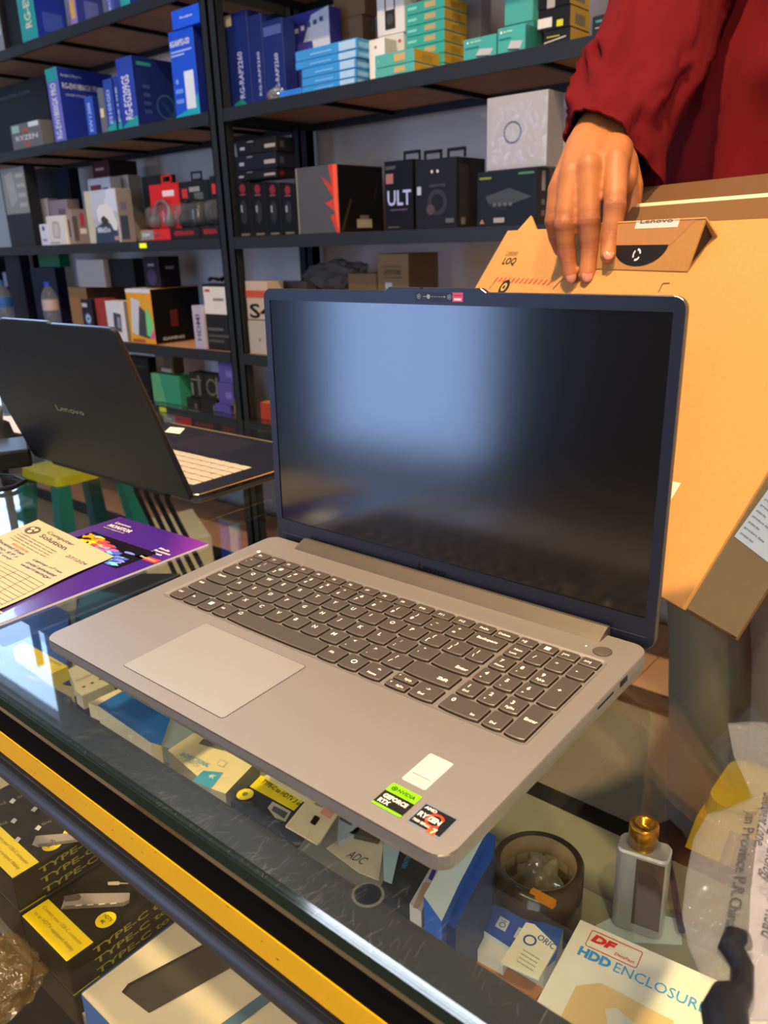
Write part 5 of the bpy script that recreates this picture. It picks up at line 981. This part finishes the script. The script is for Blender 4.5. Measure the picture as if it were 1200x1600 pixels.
# ---- stools and floor things seen through the glass behind the counter
def stool(x, y, h, s_, col, col2, lab):
    t = thing('plastic_stool', (x, y, ZF), lab, 'stool'); m_ = M(col, .35); F = Matrix.Translation((x, y, ZF))
    MB(F).loft([[(p[0], p[1], h - .03) for p in rrect(-s_, s_, -s_, s_, .03, 4)], [(p[0], p[1], h) for p in rrect(-s_, s_, -s_, s_, .03, 4, -.004)]], m_).build('seat', t)
    for sx in (-1, 1):
        for sy in (-1, 1):
            a, c = s_ - .02, s_ + .035; w_ = .028
            MB(F).loft([[(sx * c + dx * w_, sy * c + dy * w_, 0) for dx, dy in ((-1, -1), (1, -1), (1, 1), (-1, 1))], [(sx * a + dx * w_ * .8, sy * a + dy * w_ * .8, h - .028) for dx, dy in ((-1, -1), (1, -1), (1, 1), (-1, 1))]], M(col2, .35)).build('leg', t)
    MB(F).box(-s_ - .01, s_ + .01, -s_ - .01, -s_ + .005, h * .35, h * .45, m_).build('cross_bar', t)
pS = onz(120, 765, -.50); stool(pS.x, max(pS.y, .80), .45, .13, 'c9c400', '147a72', 'yellow plastic stool with teal legs behind the counter, left of the rack')
stool(solve_axis(1190, V((0, .80, -.5)), 0), .80, .40, .065, 'd9b422', 'dcae1c', 'amber yellow plastic stool behind the counter near the carton')
b = MB(); 
for k in range(4): b.tube([V((-1.05 + .05 * k, .72, .0 - .02 * k)), V((-1.06 + .04 * k, .74, -.25)), V((-.98 + .05 * k, .78, -.5)), V((-1.1 + .07 * k, .8, -.8))], .006, BLK, 8)
b.build('hanging_cables', label='bundle of black cables hanging behind the counter at the left', cat='cable', kind='stuff')
# ================================================================== PERSON
def skin_mat():
    m = M('ad6c3f', .52, nz=.14, scale=55, bump=.5); nt = m.node_tree; b = nt.nodes['Principled BSDF']; b.inputs['Subsurface Weight'].default_value = .08; b.inputs['Subsurface Radius'].default_value = (.01, .004, .002)
    src = b.inputs['Base Color'].links[0].from_socket; at = nt.nodes.new('ShaderNodeAttribute'); at.attribute_name = 'knuckle'
    mx = nt.nodes.new('ShaderNodeMix'); mx.data_type = 'RGBA'; mx.inputs['B'].default_value = lin('8a4a30'); nt.links.new(src, mx.inputs['A'])
    ml = nt.nodes.new('ShaderNodeMath'); ml.operation = 'MULTIPLY'; ml.inputs[1].default_value = .75; nt.links.new(at.outputs['Fac'], ml.inputs[0]); nt.links.new(ml.outputs[0], mx.inputs['Factor']); nt.links.new(mx.outputs['Result'], b.inputs['Base Color'])
    return m
SKIN = skin_mat(); NAIL = M('b87c66', .3, nz=.03)
def capsules(segs, seg=20):
    """segs: (p, r0, q, r1) -> vertex and face lists of overlapping tapered capsules"""
    vs, fs = [], []
    def put(bm, T=None):
        bm.verts.index_update(); o = len(vs)
        for v in bm.verts: vs.append((T @ v.co) if T else v.co.copy())
        for f in bm.faces: fs.append(tuple(o + v.index for v in f.verts))
        bm.free()
    for p, r0, q, r1 in segs:
        p, q = V(p), V(q)
        for c, r in ((p, r0), (q, r1)): bm = bmesh.new(); bmesh.ops.create_uvsphere(bm, u_segments=seg, v_segments=12, radius=r); put(bm, Matrix.Translation(c))
        d = q - p
        if d.length < 1e-5: continue
        bm = bmesh.new(); bmesh.ops.create_cone(bm, cap_ends=True, segments=seg, radius1=r0, radius2=r1, depth=d.length)
        put(bm, Matrix.Translation((p + q) / 2) @ d.to_track_quat('Z', 'Y').to_matrix().to_4x4())
    return vs, fs
def remesh(vs, fs, voxel, it=6, fac=.5):
    me = bpy.data.meshes.new('r'); me.from_pydata(vs, [], fs); o = bpy.data.objects.new('r', me); COL.objects.link(o)
    r = o.modifiers.new('a', 'REMESH'); r.mode = 'VOXEL'; r.voxel_size = voxel
    s_ = o.modifiers.new('b', 'SMOOTH'); s_.iterations = it; s_.factor = fac
    bpy.context.view_layer.update(); dg = bpy.context.evaluated_depsgraph_get(); m2 = bpy.data.meshes.new_from_object(o.evaluated_get(dg))
    out = [v.co.copy() for v in m2.vertices], [tuple(p.vertices) for p in m2.polygons]
    bpy.data.objects.remove(o); bpy.data.meshes.remove(me); bpy.data.meshes.remove(m2); return out
FING = {  # joints as photo column, line, distance; radius
    'index': [(962, 256, .806, .0125), (961, 323, .788, .0108), (954, 374, .790, .0096), (951, 399, .786, .0084)],
    'middle': [(920, 262, .808, .0130), (920, 346, .806, .0112), (923, 390, .813, .0095), (918, 430, .813, .0086)],
    'ring': [(893, 274, .818, .0122), (882, 351, .815, .0104), (886, 396, .824, .0089), (892, 430, .827, .0080)],
    'pinky': [(873, 294, .832, .0110), (866, 345, .836, .0098), (870, 370, .846, .0086), (876, 390, .852, .0075)]}
segs = []
JT = {k: [(atd(*j[:3]), j[3]) for j in v] for k, v in FING.items()}
for k, js in JT.items():
    for (p, r0), (q, r1) in zip(js, js[1:]): segs.append((p, r0 * 1.02, q, r1 * 1.02))
    for (p, r0) in js[1:3]: segs.append((p, r0 * 1.09, p, r0 * 1.09))
wr = [atd(912, 234, .878), atd(936, 228, .886), atd(960, 233, .884)]
for k, w_ in (('index', 2), ('middle', 1), ('ring', 0), ('pinky', 0)):
    p, r0 = JT[k][0]; segs.append((p + V((0, 0, -.002)), r0 * 1.08, wr[w_], .021)); segs.append((p + V((0, 0, .0035)) , r0 * .86, p + V((0, 0, .0035)), r0 * .86))
for a, c in (('index', 'middle'), ('middle', 'ring'), ('ring', 'pinky')):
    p, r0 = JT[a][0]; q, r1 = JT[c][0]; bk = (wr[1] - p).normalized() * .012; segs.append((p + bk, r0 * .95, q + bk, r1 * .95))
segs += [(wr[0], .021, wr[1], .023), (wr[1], .023, wr[2], .021), (wr[0], .021, wr[2], .021)]
th = [atd(968, 255, .880), atd(984, 292, .868), atd(984, 330, .863), atd(975, 352, .862)]
for a, c, r0, r1 in ((0, 1, .020, .0145), (1, 2, .0145, .0118), (2, 3, .0118, .0095)): segs.append((th[a], r0, th[c], r1))
segs.append((th[0], .02, JT['index'][0][0] + V((0, .02, -.015)), .014))
fa = atd(962, 168, .945); el = atd(1035, 30, 1.05)
for w_ in wr: segs.append((w_, .0215, fa, .031))
segs.append((fa, .033, el, .043))
hv, hf = remesh(*capsules(segs), .0019, 7, .5)
# torso frame
PC = atd(1275, 150, 1.04); PC.z = 0; TL_ = V((math.cos(math.radians(-25)), math.sin(math.radians(-25)), 0)); TFw = V((TL_.y, -TL_.x, 0)); UPZ = V((0, 0, 1))
if PC.y < CY1 + .17: PC += TFw * -(CY1 + .17 - PC.y) * 0
def tp3(l, f, z): return PC + TL_ * l + TFw * f + V((0, 0, z))
SHZ_ = .575
shR, shL = tp3(-.17, .02, SHZ_ - .03), tp3(.17, .0, SHZ_ - .03)
bs_ = [(tp3(0, 0, .06), .12, tp3(0, .0, .44), .13), (tp3(-.08, 0, .40), .11, tp3(.08, 0, .40), .11), (tp3(-.07, 0, .06), .10, tp3(.07, 0, .06), .10), (tp3(0, 0, .56), .055, tp3(0, .02, .66), .052), (shR, .050, tp3(.14, 0, .53), .045), (shR, .052, el, .040),
       (tp3(.14, 0, .53), .042, tp3(.235, .0, .28), .036), (tp3(.24, .0, .28), .038, tp3(.25, .05, .03), .026), (tp3(.25, .05, .03), .028, tp3(.25, .07, -.06), .026),
       (tp3(-.08, 0, .04), .080, tp3(-.09, -.04, -.38), .052), (tp3(-.09, -.04, -.38), .052, tp3(-.09, -.06, ZF + .09), .035), (tp3(.08, 0, .04), .080, tp3(.09, -.04, -.38), .052), (tp3(.09, -.04, -.38), .052, tp3(.09, -.06, ZF + .09), .035),
       (tp3(0, .03, .80), .088, tp3(0, .045, .73), .066), (tp3(0, .135, .755), .010, tp3(0, .112, .79), .008), (tp3(-.086, .02, .765), .014, tp3(-.086, .02, .78), .016), (tp3(.086, .02, .765), .014, tp3(.086, .02, .78), .016)]
for k in range(4): x = .232 + .013 * k; bs_.append((tp3(x, .085, -.08), .0095, tp3(x - .002, .10, -.16 - .006 * (k in (1, 2))), .0075))
bs_.append((tp3(.225, .08, -.05), .012, tp3(.215, .11, -.12), .009))
bv, bf = remesh(*capsules(bs_, 16), .008, 6, .5)
per = thing('person', tp3(0, 0, ZF), 'person in a loose dark red shirt behind the counter, hand on the carton rim', 'person')
b = MB(); b.add(hv, hf, SKIN, True); b.add(bv, bf, SKIN, True)
for k in ('index', 'middle', 'ring', 'pinky'):
    (p1, r1), (p2, r2) = JT[k][2], JT[k][3]; d = (p2 - p1).normalized(); tc_ = (CAM - p2).normalized(); tc_ = (tc_ - d * tc_.dot(d)).normalized(); sx = d.cross(tc_)
    T = Matrix((sx, d, tc_)).transposed().to_4x4(); T.translation = p2 + d * r2 * .30 + tc_ * r2 * .70
    bm = bmesh.new(); bmesh.ops.create_uvsphere(bm, u_segments=16, v_segments=10, radius=1)
    for v in bm.verts: v.co = V((v.co.x * r2 * .66, v.co.y * r2 * .80, v.co.z * r2 * .26))
    b.from_bm(bm, NAIL, True, T)
for s_ in (-1, 1): b.disc(tp3(s_ * .032, .121, .79), TL_, UPZ, .012, M('2a1c14', .3), r2=.005)
b.disc(tp3(0, .115, .728), TL_, UPZ, .022, M('8a4a3c', .5), r2=.005)
body = b.build('body', per)
kn = [js[k][0] for js in JT.values() for k in (1, 2)]; kn0 = [js[0][0] for js in JT.values()]; inv0 = WM[body.name]
at_ = body.data.attributes.new('knuckle', 'FLOAT', 'POINT'); vals = []
for v in body.data.vertices:
    p = inv0 @ v.co; d = min((p - q).length for q in kn); d0 = min((p - q).length for q in kn0)
    k_ = 0
    if d < .019: k_ = max(0, 1 - ((d - .009) / .009) ** 2) * (.45 + .55 * math.sin(p.z * 2600) ** 2)
    if d0 < .022: k_ = max(k_, .35 * max(0, 1 - (d0 - .010) / .012))
    vals.append(min(1, k_))
at_.data.foreach_set('value', vals)
SHIRT = M('5f1217', .95, nz=.06, scale=500, bump=.15, spec=.08)
# shirt: torso and sleeves as cloth rings
def cat(P, t):
    n = len(P) - 1; i = min(int(t * n), n - 1); u = t * n - i; g = lambda k: P[max(0, min(n, k))]
    a, b_, c, d = g(i - 1), g(i), g(i + 1), g(i + 2)
    return .5 * ((2 * b_) + (c - a) * u + (2 * a - 5 * b_ + 4 * c - d) * u * u + (3 * b_ - 3 * c + d - a) * u ** 3)
def cloth(rings, mat, n=40, m_=64, amp=.05, seed=0, b=None, pw=1.0, thick=.0025):
    Cs, As, Bs = [[V(r[k]) for r in rings] for k in range(3)]; loops = []
    for j in range(n + 1):
        t = j / n; c, A, B = cat(Cs, t), cat(As, t), cat(Bs, t); L_ = []
        for i in range(m_):
            a = 2 * math.pi * i / m_; ca, sa = math.cos(a), math.sin(a)
            ca = math.copysign(abs(ca) ** pw, ca); sa = math.copysign(abs(sa) ** pw, sa); p = c + A * ca + B * sa
            nn = noise.noise(V((math.cos(a) * 1.6 + seed, math.sin(a) * 1.6, t * 3.0))) + .6 * noise.noise(V((math.cos(a) * 3 + t * 4 + seed, math.sin(a) * 3 - t * 3, t * 5)))
            fold = .5 * (1 - abs(math.sin(a * 2.5 + t * 6 + seed + 2 * nn))) ** 2
            big = (1 - abs(math.sin(a * 1.5 + t * 4.2 + seed * 1.7 + 1.2 * nn))) ** 3
            p += (p - c) * amp * (nn + fold + 1.1 * big); L_.append(p)
        loops.append(L_)
    inner = [[q + (c_ - q).normalized() * thick for q in L_] for L_, c_ in ((L_, sum(L_, V()) / len(L_)) for L_ in loops)]
    b.loft(loops, mat, False, False, True); b.loft(inner, mat, False, False, True); b.loft([loops[0], inner[0]], mat, False, False); b.loft([loops[-1], inner[-1]], mat, False, False)
b = MB()
tr = []
for z, hw2, hd_, l0, f0 in ((-.06, .215, .15, 0, .01), (.06, .215, .155, 0, .012), (.2, .21, .15, 0, .01), (.35, .215, .15, 0, .01), (.48, .215, .135, 0, .005), (.56, .20, .10, 0, 0), (.60, .13, .075, 0, 0), (.625, .075, .068, 0, 0)):
    tr.append((tp3(l0, f0, z), TL_ * hw2, TFw * hd_))
cloth(tr, SHIRT, 44, 80, .16, 1.3, b)
tocam = lambda P: V((CAM.x - P.x, CAM.y - P.y, 0)).normalized()
c0_ = atd(955, 248, .905); A0 = (atd(1024, 310, .905) - atd(885, 213, .905)) / 2; B0 = tocam(c0_) * .040 + UPZ * .032
c1_ = atd(972, 178, .925); A1 = (atd(1052, 212, .925) - atd(899, 160, .925)) / 2; B1 = tocam(c1_) * .052 + UPZ * .018
c2_ = atd(1004, 100, .95); A2 = (atd(1092, 118, .95) - atd(919, 92, .95)) / 2; B2 = tocam(c2_) * .060
c3_ = atd(1040, 10, .985); A3 = (atd(1130, 10, .985) - atd(957, 5, .985)) / 2; B3 = tocam(c3_) * .064
c4_ = atd(1085, -70, 1.02); A4 = (atd(1170, -70, 1.02) - atd(1000, -70, 1.02)) / 2; B4 = tocam(c4_) * .066
c5_ = shR + V((0, 0, .0)); A5 = TL_ * .05 + UPZ * .04; B5 = TFw * .075
cloth([(c0_, A0, B0), (c1_, A1, B1), (c2_, A2, B2), (c3_, A3, B3), (c4_, A4, B4), (c5_, A5, B5)], SHIRT, 46, 80, .17, 4.1, b)
cloth([(tp3(.255, .06, .02), TL_ * .045, TFw * .045), (tp3(.255, .05, .10), TL_ * .05, TFw * .05), (tp3(.25, .02, .25), TL_ * .058, TFw * .06), (tp3(.215, 0, .42), TL_ * .068, TFw * .078), (tp3(.165, 0, .54), TL_ * .070 + UPZ * -.045, TFw * .088), (tp3(.08, 0, .565), TL_ * .02 + UPZ * -.05, TFw * .07)], SHIRT, 24, 48, .06, 8, b)
b.build('shirt', per, label='loose dark red long-sleeved shirt')
b = MB(); TRO = M('77766a', .85)
for s_ in (-1, 1): cloth([(tp3(s_ * .075, 0, .05), TL_ * .105, TFw * .12), (tp3(s_ * .085, -.02, -.15), TL_ * .095, TFw * .105), (tp3(s_ * .09, -.04, -.4), TL_ * .075, TFw * .085), (tp3(s_ * .09, -.06, ZF + .06), TL_ * .062, TFw * .075)], TRO, 20, 32, .04, 5 + s_, b)
b.build('trousers', per)
for s_ in (-1, 1):
    MB(fM(tp3(s_ * .09, -.02, ZF + .001), -TL_, TFw)).loft([[(p[0], p[1], z_) for p in rrect(-.045, .045, -.10, .15, .04, 5, o_)] for z_, o_ in ((0, 0), (.03, .002), (.06, -.012), (.085, -.03))], M('1a1a1c', .4), True, True).build('shoe', per)
b = MB(); bm = bmesh.new(); bmesh.ops.create_icosphere(bm, subdivisions=4, radius=1)
for v in list(bm.verts):
    if v.co.z < -.15 and v.co.y > -.4 or (v.co.y > .55 and v.co.z < .42): bm.verts.remove(v)
for v in bm.verts: v.co = V((v.co.x * .094, v.co.y * .098, v.co.z * .098)) * (1 + .03 * noise.noise(v.co * 8))
b.from_bm(bm, M('120e0c', .6, nz=.2, scale=200), True, fM(tp3(0, .022, .806), -TL_, TFw)).build('hair', per)
# ================================================================== PLASTIC POUCH at the near right corner
PO = [(1137, 1131), (1180, 1128), (1235, 1134), (1260, 1240), (1270, 1400), (1260, 1640), (1140, 1650), (1120, 1600), (1133, 1550), (1096, 1525), (1076, 1480), (1066, 1430), (1072, 1370), (1084, 1310), (1106, 1272), (1140, 1262), (1176, 1246), (1162, 1215), (1146, 1180)]
pouch = thing('plastic_pouch', onz(1150, 1400, 0), 'puffy clear plastic pouch with printed address lines at the right end of the counter', 'plastic bag')
PP = [onz(x, y, .002) for x, y in PO]; bm = bmesh.new(); vv = [bm.verts.new((p.x, p.y, 0)) for p in PP]; bm.faces.new(vv)
bmesh.ops.triangulate(bm, faces=bm.faces[:])
for _ in range(5): bmesh.ops.subdivide_edges(bm, edges=[e for e in bm.edges if e.calc_length() > .004], cuts=1); bmesh.ops.triangulate(bm, faces=bm.faces[:])
def edist(p):
    d = 9
    for a, c in zip(PP, PP[1:] + PP[:1]):
        ab = V((c.x - a.x, c.y - a.y)); ap = V((p.x - a.x, p.y - a.y)); t = max(0, min(1, ap.dot(ab) / ab.dot(ab))); d = min(d, (ap - ab * t).length)
    return d
pts_h = {}
def hgt(x, y):
    p = V((x, y, 0)); e = edist(p); base = min(1, e / .035); n1 = noise.noise(V((x * 22, y * 22, 1))); n2 = abs(noise.noise(V((x * 60 + y * 35, y * 26 - x * 10, 4)))); n3 = abs(noise.noise(V((x * 130, y * 45, 9))))
    up_ = .010 * math.sqrt(base) + base * (.006 * n1 + .006 * n2 + .003 * n3)
    top = min(1, max(0, (onp_y(x, y) - 1150) / 130)); return .0025 + up_ * (.35 + .65 * top)
def onp_y(x, y): return pxof(V((x, y, .01)))[1]
for v in bm.verts: v.co.z = max(.0022, hgt(v.co.x, v.co.y))
FILM = clear_mat('pouch_film', (.93, .93, .95), 1.5, .05, crinkle=70, milky=.17, milkcol=(.80, .82, .9))
MB().from_bm(bm.copy(), FILM, True).build('film_top', pouch); 
for v in bm.verts: v.co.z = .0012
MB().from_bm(bm, clear_mat('pouch_film2', (.95, .95, .96), 1.4, .15, milky=.05)).build('film_bottom', pouch)
def ptext(t, x0, y0, x1, y1, h, mat):
    A, B_ = onz(x0, y0, .012), onz(x1, y1, .012); X = B_ - A; Xn = X.normalized(); Yn = V((-Xn.y, Xn.x, 0)); vs, fs, a0, a1, c0, c1 = text_mesh(t, .01, 0); o = []
    for v in vs:
        q = A + X * ((v.x - a0) / (a1 - a0)) + Yn * (h * (v.y - c0) / (c1 - c0)); o.append(V((q.x, q.y, hgt(q.x, q.y) + .0008)))
    b.add(o, fs, mat)
b = MB(); PI_ = M('3a3c44', .5)
ptext('Development Zone,', 1190, 1222, 1172, 1322, .0065, PI_); ptext('Jinan Province P.R.China', 1162, 1258, 1126, 1445, .0065, PI_); ptext('Technology', 1200, 1295, 1182, 1372, .006, PI_); ptext('3 Road', 1200, 1400, 1188, 1460, .006, PI_)
b.build('print', pouch, label='small dark address lettering')
b = MB(); DKP = M('15171f', .4)
A1_, A2_ = onz(1158, 1478, .006), onz(1142, 1585, .006)
b.tube([onz(1168, 1468, .008), onz(1150, 1470, .008), onz(1143, 1486, .008), onz(1160, 1512, .008), onz(1158, 1548, .008), onz(1140, 1560, .008), onz(1132, 1585, .008), onz(1140, 1640, .008)], [.004, .006, .0055, .0045, .0045, .007, .0085, .008], DKP, 12)
b.build('power_plug', label='black plug and cord inside the clear pouch', cat='plug')
b = MB(); b.prism([tuple(onz(x, y, .0)[:2]) for x, y in [(1188, 1262), (1260, 1262), (1260, 1600), (1164, 1600), (1172, 1400)]], .0016, .0022, M('9a99a4', .5)).build('folded_leaflet', label='white folded leaflet inside the clear pouch', cat='leaflet')
